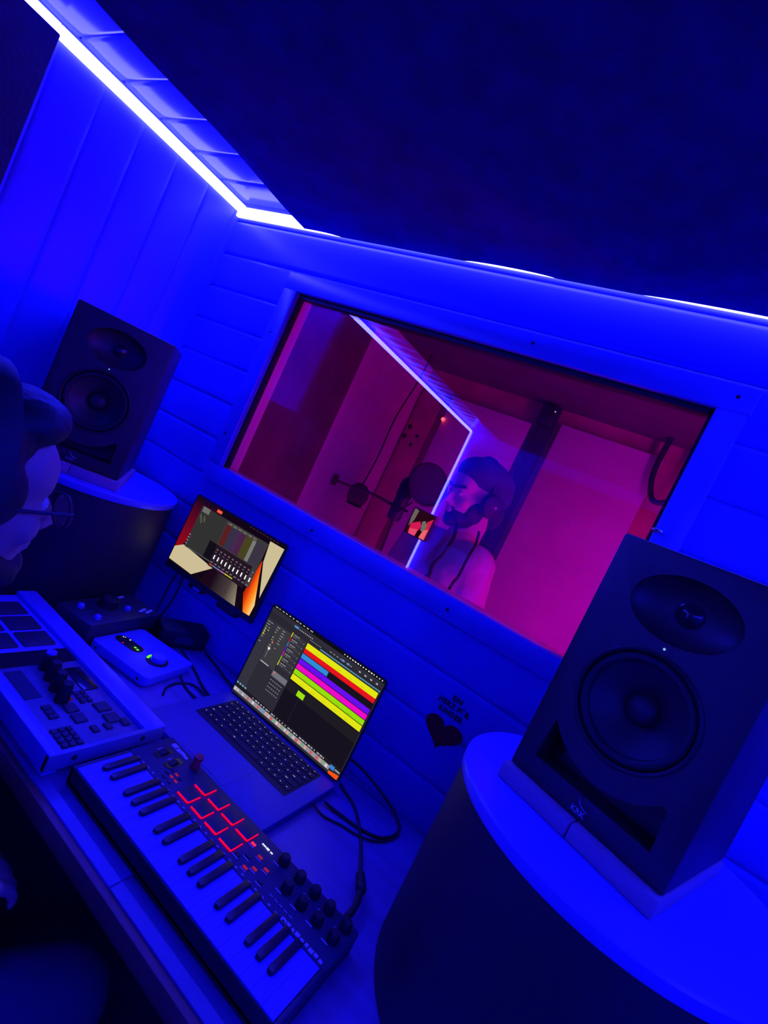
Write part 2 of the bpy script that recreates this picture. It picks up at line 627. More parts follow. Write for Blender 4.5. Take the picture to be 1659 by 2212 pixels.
# ------------------------------------------------------------------ LED strip round the top of the room
mb = MB()
lz0, lz1 = rel(0.581), rel(0.609)
mb.box((XL + .008, (0.497 + YF) / 2, (lz0 + lz1) / 2), (0.014, YF - 0.497, lz1 - lz0), bev=0.003)
mb.box((XL + .008, (YB + 0.497) / 2, rel(0.600)), (0.014, 0.497 - YB, 0.018), bev=0.002)
mb.box(((XL + XR) / 2, YF - .008, (rel(0.5672) + rel(0.600)) / 2), (XR - XL, 0.012, 0.0328), bev=0.003)
mb.box((XR - .008, (YB + YF) / 2, rel(0.6)), (0.014, YF - YB, 0.016), bev=0.003)
mb.box(((0.15 + XR) / 2, YB + .008, rel(0.6)), (XR - 0.15, 0.014, 0.018), bev=0.002)  # unseen length added to lighten the lower front wall
mb.box((XL + .016, YB + .016, rel(-0.25)), (0.026, 0.026, 1.70), bev=0.005)
tag(mb.build('led_strip', M['led']), 'long glowing white-blue LED strip along the top of the plank walls', 'light')

# dark felt raft hung under the plank ceiling: its front and left edges leave a slot over the strip
mb = MB()
px0, px1, py0, py1, pz0, pz1 = -1.198, 0.74, -1.06, 1.052, rel(0.5535), rel(0.596)


def edge_wave(x):
    """sag of the raft's front edge: it lifts in three places and lets the strip glint through"""
    w = -0.0054
    for a, b, h in ((-1.26, -1.06, .0050), (-.66, -.43, .0048), (-.24, .10, .0047), (.25, .7, .005)):
        if a < x < b:
            w += h * math.sin(math.pi * (x - a) / (b - a)) ** .5
    return w


t = bmesh.new()
NX = 90
low, top = [], []
for j in range(25):
    y = py0 + (py1 - py0) * j / 24
    low.append([t.verts.new((px0 + (px1 - px0) * i / NX, y, pz0 + (edge_wave(px0 + (px1 - px0) * i / NX) if j == 24 else 0.002 * math.sin(i * 0.55 + j) + 0.0012 * math.sin(i * 1.7 + j * 1.3)))) for i in range(NX + 1)])
    top.append([t.verts.new((px0 + (px1 - px0) * i / NX, y, pz1)) for i in range(NX + 1)])
for j in range(24):
    for i in range(NX):
        t.faces.new((low[j][i], low[j + 1][i], low[j + 1][i + 1], low[j][i + 1]))
        t.faces.new((top[j][i], top[j][i + 1], top[j + 1][i + 1], top[j + 1][i]))
for i in range(NX):
    t.faces.new((low[0][i], low[0][i + 1], top[0][i + 1], top[0][i]))
    t.faces.new((low[24][i + 1], low[24][i], top[24][i], top[24][i + 1]))
for j in range(24):
    t.faces.new((low[j + 1][0], low[j][0], top[j][0], top[j + 1][0]))
    t.faces.new((low[j][NX], low[j + 1][NX], top[j + 1][NX], top[j][NX]))
bmesh.ops.recalc_face_normals(t, faces=t.faces)
mb._add(t)
raft = thing('ceiling_raft', 'large dark felt acoustic raft hung below the plank ceiling', 'acoustic panel', (0, 0, 0))
mb.build('felt_panel', M['felt'], raft, smooth=40)
for x in (-1.0, 0.5):
    for y in (-0.8, 0.8):
        MB().cyl((x, y, pz1 - .002), (x, y, ZC - .001), 0.008, n=12).build('spacer', M['black'], raft)

pan = MB().box((XL + .022, (0.495 + YB + .06) / 2, rel(-0.28)), (0.034, 0.495 - YB - .06, 1.72), bev=0.004)
tag(pan.build('wall_panel', M['panel_dark']), 'tall dark cloth panel on the left wall behind the seated person', 'acoustic panel')

# ------------------------------------------------------------------ vocal booth behind the glass
BX0, BX1, BY0, BY1 = -1.335, 0.34, 1.152, 2.30
struct(MB().box((BX0 - .02, (BY0 + BY1) / 2, ZC / 2), (0.04, BY1 - BY0, ZC)).build('wall_booth_left', M['booth']))
struct(MB().box(((BX0 + BX1) / 2, BY1 + .02, ZC / 2), (BX1 - BX0, 0.04, ZC)).build('wall_booth_back', M['booth_red']))
struct(MB().box((BX1 + .02, (BY0 + BY1) / 2, ZC / 2), (0.04, BY1 - BY0, ZC)).build('wall_booth_right', M['booth_red']))
struct(MB().box(((BX0 + BX1) / 2, (BY0 + BY1) / 2, ZC + .02), (BX1 - BX0 + .08, BY1 - BY0 + .08, 0.04)).build('ceiling_booth', M['booth_ceil']))
struct(MB().box(((BX0 + BX1) / 2, (BY0 + BY1) / 2 + .02, -0.02), (BX1 - BX0 + .08, BY1 - BY0 + .06, 0.04)).build('floor_booth', M['carpet']))

t = thing('wall_board', 'narrow dark red board with four round holes on the booth back wall', 'board', (-1.255, BY1 - .001, 0))
MB().box((0, -.012, rel(-0.35)), (0.125, 0.024, 1.7), bev=0.003).build('panel', M['booth_red'], t)
for x, z, r in ((-1.297, .293, .013), (-1.305, .240, .013), (-1.236, .262, .009), (-1.250, .210, .009)):
    MB().cyl((x + 1.255, -.0255, rel(z)), (x + 1.255, -.022, rel(z)), r, n=20).build('hole', M['black'], t)
t = thing('acoustic_board', 'tall pale cloth panel on the booth back wall right of the singer', 'acoustic panel', (-0.375, BY1 - .001, 0))
MB().box((0, -.02, rel(-0.35)), (0.435, 0.04, 1.80), bev=0.006).build('cloth_panel', M['booth_pale'], t)
t = thing('acoustic_board', 'pale cloth panel on the booth back wall behind the singer', 'acoustic panel', (-0.93, BY1 - .001, 0))
MB().box((0, -.02, rel(-0.35)), (0.42, 0.04, 1.72), bev=0.006).build('cloth_panel', M['booth_pale'], t)
t = thing('acoustic_board', 'dark felt panel on the booth left wall next to the window', 'acoustic panel', (BX0 + .001, 1.43, 0))
MB().box((.012, 0, rel(-0.42)), (0.024, 0.54, 1.92), bev=0.004).build('felt_panel', M['booth_dark'], t)
t = thing('booth_post', 'dark upright post on the booth back wall between two pale panels', 'post', (-0.655, BY1 - .001, 0))
MB().box((0, -.03, ZC / 2), (0.062, 0.06, ZC - .004), bev=0.004).build('post', M['panel_dark'], t)
MB().box((0.0, -.075, rel(0.55)), (0.07, 0.05, 0.09), bev=0.008).build('junction_box', M['black'], t)
MB().ell((0.03, -.102, rel(0.575)), (0.003,) * 3, u=10, v=6).build('indicator', M['white_led'], t)
t = thing('indicator_lamp', 'small red indicator light high on the booth back wall', 'light', (-1.135, BY1 - .04, rel(0.385)))
MB().cyl((0, 0, 0), (0, .012, 0), 0.012, n=16).build('housing', M['black'], t)
MB().ell((0, -.004, 0), (0.009,) * 3, u=12, v=8).build('bulb', emit('red_indicator', (6.0, 0.25, 0.3)), t)

# round thing hanging on a cord at the booth's left wall
t = thing('pendant_shade', 'dark round shade hanging on a cord by the booth left wall', 'lamp', (-1.235, 1.995, rel(-0.12)))
MB().lathe([(0.0, 0.052), (0.02, 0.05), (0.040, 0.032), (0.050, 0.0), (0.046, -0.030), (0.036, -0.046), (0.0, -0.050)], 28).build('shade', M['booth_dark'], t)
MB().lathe([(0.0, -0.046), (0.037, -0.046), (0.040, -0.053), (0.034, -0.058), (0.0, -0.056)], 28).build('rim', M['black'], t)
MB().tube([(0, 0, .05), (.004, .01, .2), (-.004, .02, .4), (.0, .06, .6), (.0, .07, ZC - rel(-.12) - .001)], 0.0035, 8).build('cord', M['cable'], t)

tag(MB().tube([(-.165, 2.2, ZC - .002), (-.168, 2.2, rel(.50)), (-.155, 2.19, rel(.42)), (-.12, 2.17, rel(.36)), (-.07, 2.16, rel(.38)), (-.045, 2.16, rel(.48)), (-.05, 2.16, ZC - .002)], 0.011, 10)
    .build('cable', M['cable']), 'thick dark cable looping from the booth ceiling near its right corner', 'cable')

t = thing('tube_lamp', 'pink tube lamp standing in the booth right front corner, out of sight', 'lamp', (0.24, 1.36, 0))
MB().box((0, 0, 0.02), (0.16, 0.16, 0.04), bev=0.01).build('base', M['black'], t)
MB().cyl((0, 0, 0.04), (0, 0, 0.62), 0.012).build('pole', M['black'], t)
PINK = emit('pink_tube', BOOTH_RGB)
MB().cyl((0, 0, 0.60), (0, 0, 1.85), 0.018).build('tube', PINK, t)
t = thing('tube_lamp', 'pink tube lamp lying on low feet under the booth window, out of sight', 'lamp', (-0.45, 1.27, 0))
MB().cyl((-.55, 0, 0.30), (.55, 0, 0.30), 0.012).build('tube', PINK, t)
for x in (-.5, .5):
    MB().box((x, 0, .141), (0.03, 0.08, 0.282), bev=.003).build('foot', M['black'], t)

# ------------------------------------------------------------------ desk
ZD = rel(-0.651)
t = thing('desk', 'long wooden plank desk along the front wall', 'desk', (-0.35, 0.79, 0))
DX0, DX1, DXJ, DY0, DY1 = XL + .004, XR - .01, -0.405, 0.502, YF - .006
ox, oy = 0.35, -0.79
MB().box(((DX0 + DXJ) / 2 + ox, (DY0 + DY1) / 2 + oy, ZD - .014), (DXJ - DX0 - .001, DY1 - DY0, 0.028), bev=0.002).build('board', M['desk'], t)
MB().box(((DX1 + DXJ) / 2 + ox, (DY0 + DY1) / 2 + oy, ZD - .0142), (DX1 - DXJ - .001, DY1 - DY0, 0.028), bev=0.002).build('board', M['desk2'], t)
MB().box(((DX0 + DX1) / 2 + ox, DY0 - .006 + oy, ZD - .018), (DX1 - DX0, 0.012, 0.030), bev=0.002).build('edge_strip', M['edge'], t)
for x in (DX0 + .06, 0.0, DX1 - .06):
    for y in (DY0 + .08, DY1 - .08):
        MB().box((x + ox, y + oy, (ZD - .028) / 2), (0.05, 0.05, ZD - .028), bev=0.003).build('leg', M['edge'], t)


# ------------------------------------------------------------------ speaker plinths
def plinth(name, label, x, y, r):
    t = thing(name, label, 'stand', (x, y, ZD), group='drum shaped speaker stands on the desk')
    h = rel(-0.322) - ZD
    MB().lathe([(0, 0.0005), (r - .006, 0.0005), (r - .004, 0.006), (r - .004, h - .020), (0, h - .020)], 96).build('drum', M['drum'], t)
    MB().lathe([(0, h - .019), (r - .002, h - .019), (r, h - .016), (r, h - .003), (r - .003, h), (0, h)], 96).build('top_board', M['white'], t)
    return t


plinth('speaker_stand', 'dark drum shaped stand with round white top beside the heart sticker', 0.110, 0.850, 0.236)
plinth('speaker_stand', 'dark drum shaped stand with round white top in the left wall corner', -1.330, 0.862, 0.2145)

# ------------------------------------------------------------------ studio monitors
SW, SH, SD = 0.226, 0.373, 0.262


def make_speaker(label, loc, rz):
    t = thing('studio_monitor', label, 'speaker', loc, (0, 0, rz), 'pair of studio monitors')
    yf = -SD / 2
    cab = MB().box((0, 0, SH / 2), (SW, SD, SH), bev=0.004).build('cabinet', M['vinyl'], t)
    cuts = []
    FR = Matrix.Rotation(math.radians(90), 4, 'X')       # local z of the part -> -y (front)
    cuts.append(MB().cyl((0, yf - .01, .165), (0, yf + .055, .165), 0.0745, n=64).build('cut', M['vinyl']))
    cuts.append(MB().ell((0, yf - .006, .303), (0.069, 0.034, 0.045), u=48, v=32).build('cut', M['vinyl']))
    pts = []
    for i in range(13):
        a = math.radians(-156 + i * (132 / 12.0))
        pts.append((0.088 * math.cos(a), 0.165 + 0.112 * math.sin(a)))
    pts = [(-0.084, 0.032)] + [(-0.081, 0.083)] + [p for p in [(0.104 * math.cos(math.radians(a)), 0.165 + 0.112 * math.sin(math.radians(a))) for a in range(-140, -39, 8)]] + [(0.081, 0.083), (0.084, 0.032)]
    cuts.append(MB().prism(pts, -0.05, 0.05, Matrix.Translation((0, yf, 0)) @ FR).build('cut', M['vinyl']))
    for c in cuts:
        if not c.name.startswith('x'):
            c.parent = t
        m = cab.modifiers.new('b', 'BOOLEAN')
        m.operation = 'DIFFERENCE'
        m.solver = 'EXACT'
        m.object = c
    apply_mods(cab)
    for c in cuts:
        bpy.data.objects.remove(c, do_unlink=True)
    for p in cab.data.polygons:
        p.use_smooth = True
    cab.data.set_sharp_from_angle(angle=math.radians(30))
    W0 = Matrix.Translation((0, yf, 0.165)) @ FR
    MB().lathe([(0.0745, -.004), (0.079, -.001), (0.079, 0.002), (0.0765, 0.0045), (0.0735, 0.003), (0.0725, -.003)], 64, W0).build('woofer_ring', M['rubber'], t)
    MB().torus(0.066, 0.0065, W0 @ Matrix.Translation((0, 0, -.004)), 64, 10).build('woofer_surround', M['rubber'], t)
    MB().lathe([(0.061, -.006), (0.048, -.014), (0.034, -.024), (0.022, -.032), (0.02, -.034)], 64, W0).build('woofer_cone', M['cone'], t)
    MB().lathe([(0.022, -.033), (0.019, -.024), (0.012, -.018), (0, -.0155)], 40, W0).build('dust_cap', M['cone'], t)
    T0 = Matrix.Translation((0, yf, 0.303)) @ FR
    MB().lathe([(0.018, -.029), (0.017, -.024), (0.0135, -.023), (0.010, -.019), (0.005, -.0165), (0, -.016)], 32, T0).build('tweeter_dome', M['gloss'], t)
    MB().ell((0, yf - .0005, .251), (0.0016, 0.0016, 0.0016), u=12, v=8).build('power_light', M['blue_led'], t)
    # maker's badge: small capitals under a curved stroke
    b = link('badge', text_mesh('KRK', 0.0105, 0.0006, bold=0.0003), M['badge'], t, (-.003, yf - .0008, .0075), (math.radians(90), 0, 0), None)
    sw = MB().tube([(-.0085, yf - .001, .0285), (-.004, yf - .001, .021), (.003, yf - .001, .0175), (.011, yf - .001, .0168)], [0.0003, 0.0012, 0.0014, 0.0004], 8)
    sw.build('swoosh', M['badge'], b)
    s = bpy.data.objects[b.name].children[0]
    s.matrix_parent_inverse = (Matrix.Translation((-.003, yf - .0008, .0075)) @ Matrix.Rotation(math.radians(90), 4, 'X')).inverted()
    return t


def copy_tree(o, parent=None):
    c = o.copy()
    COL.objects.link(c)
    c.parent = parent
    for ch in list(o.children):
        k = copy_tree(ch, c)
        k.matrix_parent_inverse = ch.matrix_parent_inverse.copy()
    return c


ZS = rel(-0.297)
spk = make_speaker('large dark studio monitor on the stand right of the booth window', (0.0945, 0.872, ZS), math.radians(-21))
sp2 = copy_tree(spk)
sp2.location = (-1.343, 0.806, ZS)
sp2.rotation_euler = (0, 0, math.radians(50))
sp2['label'] = 'dark studio monitor in the left corner behind the seated person'


def pad(label, loc, rz):
    t = thing('isolation_pad', label, 'pad', loc, (0, 0, rz), 'foam pads under the monitors')
    for x in (-.058, .058):
        MB().box((x, -.006, .0122), (0.115, 0.276, 0.0242), bev=0.003).build('foam_strip', M['foam'], t)


pad('pale foam pad under the large monitor right of the window', (0.0945, 0.872, rel(-0.322)), math.radians(-21))
pad('pale foam pad under the monitor in the left corner', (-1.338, 0.81, rel(-0.322)), math.radians(50))

# ------------------------------------------------------------------ portable monitor on a wall bracket
PW, PH = 0.355, 0.225
pm = thing('portable_monitor', 'slim monitor fixed to the wall showing an orange wallpaper and mixer window', 'monitor',
           (-0.942, 1.026, rel(-0.377)), (math.radians(-2.7), math.radians(-1.0), math.radians(2.2)))
MB().rbox((0, 0, 0), (PW, PH, 0.009), 0.006, (math.radians(90), 0, 0), 0.0015).build('housing', M['black'], pm)
YS = -0.0048
sc_ = MB()
mats = [scr(18, 6, 22)]


def pxy(u, v):
    return (-PW / 2 + u * PW, PH / 2 - v * PH)


def ccol(*c):
    m = scr(*c)
    if m not in mats:
        mats.append(m)
    return mats.index(m)


sc_.quad(-PW / 2 + .004, -PH / 2 + .016, PW / 2 - .004, PH / 2 - .004, YS, 0)
sc_.build('screen', mats, pm, flat=True)
wp = MB()
wm = [grad('wallpaper_red', [(0.0, (150, 8, 22)), (0.45, (110, 6, 34)), (1.0, (26, 6, 34))], 2, 0.0 - .05, 0.10),
      scr(205, 190, 150),
      grad('wallpaper_orange', [(0.0, (150, 30, 6)), (0.25, (235, 62, 10)), (0.55, (255, 140, 30)), (0.8, (250, 200, 110)), (1.0, (190, 215, 190))], 0, 0.115, 0.17),
      grad('wallpaper_grey', [(0.0, (26, 8, 26)), (0.55, (70, 60, 62)), (1.0, (150, 138, 112))], 0, 0.005, 0.11)]
wp.poly([pxy(.012, .02), pxy(.30, .02), pxy(.12, .53), pxy(.08, .66), pxy(.012, .73)], YS - .0001, 0)
wp.poly([pxy(.012, .73), pxy(.095, .65), pxy(.465, .70), pxy(.294, .913), pxy(.012, .90)], YS - .00015, 1)
wp.poly([pxy(.845, .06), pxy(.988, .06), pxy(.972, .69), pxy(.868, .31)], YS - .00015, 1)
wp.poly([pxy(.855, .30), pxy(.895, .50), pxy(.962, .79), pxy(.957, .925), pxy(.89, .93), pxy(.822, .74)], YS - .00012, 2)
wp.poly([pxy(.43, .70), pxy(.60, .68), pxy(.745, .705), pxy(.805, .93), pxy(.40, .93)], YS - .00011, 3)
wp.build('wallpaper', wm, pm, flat=True)
# mixer window
mats = []
mx = MB()


def R(u0, v0, u1, v1, col, dy=0.0003, mb_=None):
    a, b = pxy(u0, v1), pxy(u1, v0)
    (mb_ or mx).quad(a[0], a[1], b[0], b[1], YS - dy, ccol(*col))


R(.105, .10, .845, .66, (58, 56, 58))
R(.105, .10, .40, .66, (50, 49, 50), .00035)
R(.12, .10, .20, .17, (110, 110, 105), .0004)
for i in range(5):
    R(.125 + .014 * i, .20 + .03 * (i % 3), .134 + .014 * i, .25 + .03 * (i % 3), (96, 100, 78), .0004)
for u0, u1, c in ((.41, .468, (88, 30, 32)), (.468, .53, (52, 48, 72)), (.53, .575, (66, 40, 78)), (.575, .625, (72, 34, 70)), (.625, .70, (70, 66, 32)), (.70, .735, (120, 120, 116)), (.735, .83, (58, 52, 66))):
    R(u0, .15, u1, .41, c, .0004)
for i in range(18):
    R(.41 + .018 * i, .115 + .004 * (i % 2), .422 + .018 * i, .14, (120, 118, 100) if i % 3 else (84, 80, 84), .00045)
R(.323, .424, .405, .64, (18, 14, 24), .0004)
R(.405, .424, .80, .70, (34, 20, 34), .0004)
for i in range(10):
    u = .432 + .0435 * i
    R(u - .006, .548, u + .005, .60, (255, 255, 250), .0005)
    R(u - .010, .47, u + .010, .485, (120, 100, 110), .0005)
    R(u - .012, .505, u + .004, .52, (90, 84, 100), .0005)
    R(u + .010, .53, u + .014, .65, (80, 70, 90), .0005)
    R(u - .014, .635, u + .008, .65, (110, 104, 116), .0005)
for i, c in enumerate(((200, 80, 60), (90, 130, 190), (130, 110, 180), (190, 110, 160), (200, 190, 30), (205, 200, 30))):
    R(.415 + .044 * i, .668, .457 + .044 * i, .682, c, .0005)
for v in (.49, .53, .57, .61, .65):
    R(.10, v, .118, v + .012, (130, 140, 150), .0005)
for i in range(14):
    R(.15 + .02 * i, .648, .158 + .02 * i, .655, (140, 140, 150), .0005)
R(.262, .045, .318, .082, (255, 92, 66), .0005)
for i in range(9):
    R(.62 + .035 * i, .030, .64 + .035 * i, .036, (96, 50, 70), .0005)
mx.build('mixer_window', mats, pm, flat=True)
mb = MB()
for x, w in ((-.040, .052), (.085, .07)):
    mb.box((x, .006, -PH / 2 - .004), (w, 0.026, 0.018), bev=0.003)
mb.box((0.02, .028, -PH / 2 + .03), (0.14, 0.03, 0.05), bev=0.004)
mb.build('bracket', M['black'], pm)
MB().box((-.030, -.0085, -PH / 2 - .006), (0.026, 0.003, 0.006), bev=0.001).build('bracket_slot', M['steel'], pm)
MB().box((0.02, .050, -PH / 2 + .03), (0.10, 0.024, 0.07), bev=0.003).build('wall_plate', M['black'], pm)

# ------------------------------------------------------------------ laptop
lx, ly = -0.530, 0.866
LB = rel(-0.635)
lap = thing('laptop', 'grey laptop on the desk showing coloured audio tracks', 'laptop', (lx, ly, ZD))
hb = LB - ZD
MB().rbox((0, 0, hb / 2), (0.3557, 0.2481, hb - .002), 0.010, None, 0.002).build('base', M['alu'], lap)
kw = MB().rbox((0.0, .046, hb - .0008), (0.282, 0.128, 0.0012), 0.004).build('keyboard', M['black'], lap)
rows = [(14, .010, None), (14, .0165, None), (14, .0165, None), (13, .0165, None), (12, .0165, None), (11, .0165, None)]
yk = .046 + .060
for ri, (n, hgt, _) in enumerate(rows):
    w = 0.276 / n
    if ri == 5:
        ws = [.8] * 3 + [1.1, 4.6, 1.1] + [.8] * 4
        n = len(ws)
        ws = [q * 0.276 / sum(ws) for q in ws]
    else:
        ws = [1.0] * n
        if ri == 2:
            ws[0] = 1.5
        if ri == 3:
            ws[0] = ws[-1] = 1.7
        if ri == 4:
            ws[0] = ws[-1] = 2.1
        ws = [q * 0.276 / sum(ws) for q in ws]
    x = -0.138
    for q in ws:
        mb = MB()
        mb.box((x + q / 2, yk - hgt / 2, hb + .0006), (q - .003, hgt - .003, 0.0016), bev=0.0004, seg=1)
        mb.mi = 1
        lw = 0.0022 if q < .03 else 0.006
        mb.box((x + q / 2 - (.002 if q < .03 else q * .25), yk - hgt / 2 + random.uniform(-.0012, .0012), hb + .00145), (lw, 0.0013 if lw < .004 else .0009, 0.0002))
        mb.build('key', [M['black'], M['legend']], kw, flat=True)
        x += q
    yk -= hgt + .0035
MB().rbox((0, -.070, hb - .0009), (0.13, 0.085, 0.0008), 0.004).build('trackpad', M['alu'], lap)
# lid: hinge line at the back edge, leaning back a few degrees
lid = MB()
lid.rbox((0, 0, .1225), (0.3545, 0.245, 0.0042), 0.009, (math.radians(90), 0, 0), 0.001)
lidt = lid.build('lid', M['black'], lap, (0.001, .1225, hb - .0005), (math.radians(-3.8), math.radians(-.7), 0))
LWs, LHs = 0.3545, 0.245
mats = [scr(44, 42, 52)]
YS = -0.0023


def lxy(u, v):
    return (-LWs / 2 + u * LWs, .245 - v * LHs)


def Q(mb_, u0, v0, u1, v1, col, dy=0.0002):
    a, b = lxy(u0, v1), lxy(u1, v0)
    mb_.quad(a[0], a[1], b[0], b[1], YS - dy, ccol(*col))


sd = MB()
Q(sd, .012, .012, .988, .978, (44, 42, 52), 0)
sd.build('screen', mats, lidt, flat=True)
mats = []
ui = MB()
Q(ui, .012, .012, .988, .04, (14, 12, 18))
Q(ui, .012, .04, .988, .085, (46, 44, 54))
Q(ui, .012, .085, .988, .15, (40, 38, 48))
Q(ui, .378, .15, .982, .88, (22, 17, 30), .0002)
Q(ui, .378, .525, .982, .62, (30, 27, 34), .0003)
Q(ui, .018, .16, .10, .88, (52, 50, 62), .0003)
Q(ui, .106, .16, .24, .56, (58, 57, 64), .0003)
Q(ui, .012, .88, .988, .912, (28, 26, 32), .0003)
for i, c in enumerate(((226, 230, 20), (228, 20, 30), (48, 140, 215), (104, 14, 240), (240, 10, 200), (150, 222, 14), (226, 230, 20))):
    v0 = .137 + i * .0535
    v1 = v0 + (.056 if i in (0, 6) else .047)
    u1 = .616 if i == 2 else .977
    Q(ui, .385, v0, u1, v1, c, .0005)
    Q(ui, .246, .136 + i * .0505, .2525, .136 + i * .0505 + .047, c, .0006)
    for k in range(5):
        if not (i == 2 and k > 1):
            Q(ui, .47 + .095 * k, v0 + .038, .50 + .095 * k, v0 + .040, tuple(int(q * .62) for q in c), .0006)
Q(ui, .478, .556, .540, .609, (158, 226, 20), .0006)
Q(ui, .505, .609, .508, .86, (52, 30, 66), .0004)
Q(ui, .49, .112, .983, .124, (96, 150, 178), .0005)
for i in range(24):
    Q(ui, .497 + .02 * i, .116, .507 + .02 * i, .1205, (40, 62, 80), .0006)
Q(ui, .236, .064, .275, .084, (84, 140, 214), .0005)
for u in (.662, .706):
    Q(ui, u, .071, u + .016, .09, (84, 140, 214), .0005)
for i in range(11):
    u = .03 + .033 * i
    Q(ui, u, .020, u + random.uniform(.014, .026), .0275, (200, 200, 206), .0005)
for i in range(15):
    u = .66 + .0215 * i
    Q(ui, u, .020, u + random.uniform(.006, .014), .030, (225, 225, 228), .0005)
for i in range(8):
    Q(ui, .285 + .016 * i, .074, .293 + .016 * i, .082, (190, 188, 196), .0005)
for i in range(8):
    Q(ui, .39 + .013 * i, .096, .397 + .013 * i, .103, (150, 148, 158), .0005)
for i in range(7):
    Q(ui, .56 + .028 * i, .078, .576 + .028 * i, .086, (140, 138, 150), .0005)
for i in range(4):
    Q(ui, .80 + .045 * i, .070, .815 + .045 * i, .084, (165, 164, 172), .0005)
for i in range(9):
    for cx in (.024, .052, .114, .168):
        if random.random() < .8:
            w = random.uniform(.012, .03)
            Q(ui, cx, .18 + .027 * i, cx + w, .187 + .027 * i, (150, 152, 150) if random.random() < .8 else (190, 196, 90), .0006)
Q(ui, .030, .25, .034, .33, (200, 206, 60), .0006)
for i in range(7):
    v = .145 + .0505 * i
    Q(ui, .262, v, .315, v + .007, (150, 148, 156), .0006)
    Q(ui, .262, v + .017, .275, v + .027, (112, 110, 120), .0006)
    Q(ui, .280, v + .017, .293, v + .027, (112, 110, 120), .0006)
    Q(ui, .30, v + .017, .345, v + .025, (76, 74, 84), .0006)
    Q(ui, .355, v + .018, .367, v + .030, (98, 96, 106), .0006)
Q(ui, .254, .137, .377, .495, (50, 49, 58), .0003)
Q(ui, .240, .55, .375, .605, (112, 112, 122), .0005)
Q(ui, .250, .56, .262, .575, (235, 110, 90), .0006)
for i in range(4):
    for k in range(6):
        Q(ui, .250 + .019 * k, .635 + .036 * i, .261 + .019 * k, .645 + .036 * i, (124, 124, 132), .0006)
Q(ui, .128, .33, .140, .345, (236, 120, 100), .0006)
Q(ui, .128, .36, .134, .50, (110, 110, 118), .0006)
Q(ui, .124, .395, .138, .42, (240, 240, 240), .0007)
Q(ui, .11, .545, .19, .556, (170, 168, 176), .0006)
for i in range(4):
    Q(ui, .016 + .026 * i, .862, .032 + .026 * i, .876, (120, 176, 214), .0006)
# the dock along the bottom
Q(ui, .012, .915, .905, .955, (150, 144, 158), .0004)
for i in range(34):
    u = .02 + .0258 * i
    c = random.choice(((190, 186, 196), (150, 146, 160), (210, 206, 206), (206, 92, 84), (96, 150, 190), (120, 170, 120), (220, 160, 140)))
    Q(ui, u, .921, u + .018, .950, c, .0006)
for i in range(26):
    u = .19 + .026 * i
    Q(ui, u, .893, u + random.choice((.008, .014, .020)), .905, (176, 174, 184), .0006)
Q(ui, .905, .897, .940, .931, (60, 130, 214), .0007)
Q(ui, .945, .905, .982, .92, (150, 150, 160), .0007)
ui.poly([lxy(.908, .955), lxy(.984, .935), lxy(.980, .978), lxy(.912, .978)], YS - .0004, ccol(255, 84, 20))
ui.build('audio_window', mats, lidt, flat=True)

# ------------------------------------------------------------------ MIDI keyboard
KX0, KX1, KY0, KY1 = -0.598, -0.129, 0.535, 0.726
kc = ((KX0 + KX1) / 2, (KY0 + KY1) / 2)
mk = thing('midi_keyboard', 'black compact MIDI keyboard with white keys and red lit pads', 'keyboard', (kc[0], kc[1], ZD))
KT = rel(-0.617) - ZD                         # panel height above the desk
kx = lambda x: x - kc[0]
ky = lambda y: y - kc[1]
mb = MB()
mb.box((0, 0, .008), (KX1 - KX0, KY1 - KY0, 0.014), bev=0.003)
mb.box((0, ky(KY0 + .0012), (KT + .006) / 2), (KX1 - KX0, 0.0024, KT - .008), bev=0.0008)
mb.build('base', M['black'], mk)
mb = MB()
mb.box((0, ky((0.634 + KY1) / 2), (KT + .012) / 2), (KX1 - KX0, KY1 - 0.634, KT - .012), bev=0.002)
mb.box((kx(KX0 + .004), ky((KY0 + .634) / 2), (KT + .012) / 2), (0.008, .634 - KY0, KT - .012), bev=0.002)
mb.box((kx(KX1 - .004), ky((KY0 + .634) / 2), (KT + .012) / 2), (0.008, .634 - KY0, KT - .012), bev=0.002)
mb.build('panel', M['panel'], mk)
k0, k1 = KX0 + .0085, KX1 - .0085
kwid = (k1 - k0) / 22
for i in range(22):
    MB().box((kx(k0 + kwid * (i + .5)), ky((0.537 + 0.634) / 2), (KT + .015) / 2), (kwid - .0002, 0.094, KT - .014), bev=0.0003, seg=1).build('white_key', M['key_w'], mk)
for i in range(21):
    if i % 7 in (0, 1, 3, 4, 5):
        xx = k0 + kwid * (i + 1) + {0: -.0012, 1: .0012, 3: -.0015, 4: 0, 5: .0015}[i % 7]
        b = bmesh.new()
        pr = [(-.0055, .574), (-.0035, .570), (.0035, .570), (.0055, .574), (.0055, .633), (-.0055, .633)]
        MB().prism([(kx(xx) + p[0], ky(p[1])) for p in pr], KT - .004, KT + .0065, None, 0.001).build('black_key', M['key_b'], mk)
        b.free()
for c in range(4):
    for r in range(2):
        px_, py_ = -0.449 + .0363 * c, 0.6495 + .0363 * r
        p = MB().rbox((kx(px_ - .0142), ky(py_ + .0142), KT + .0012), (0.0285, 0.0285, 0.003), 0.002, None, 0.0006).build('drum_pad', M['black2'], mk)
        mb = MB()
        mb.box((kx(px_ - .0135), ky(py_ - .0006), KT + .0016), (0.027, 0.0018, 0.0024))
        mb.box((kx(px_ + .0007), ky(py_ + .0128), KT + .0016), (0.0013, 0.0262, 0.0024))
        mb.build('pad_light', M['red_led'], p)
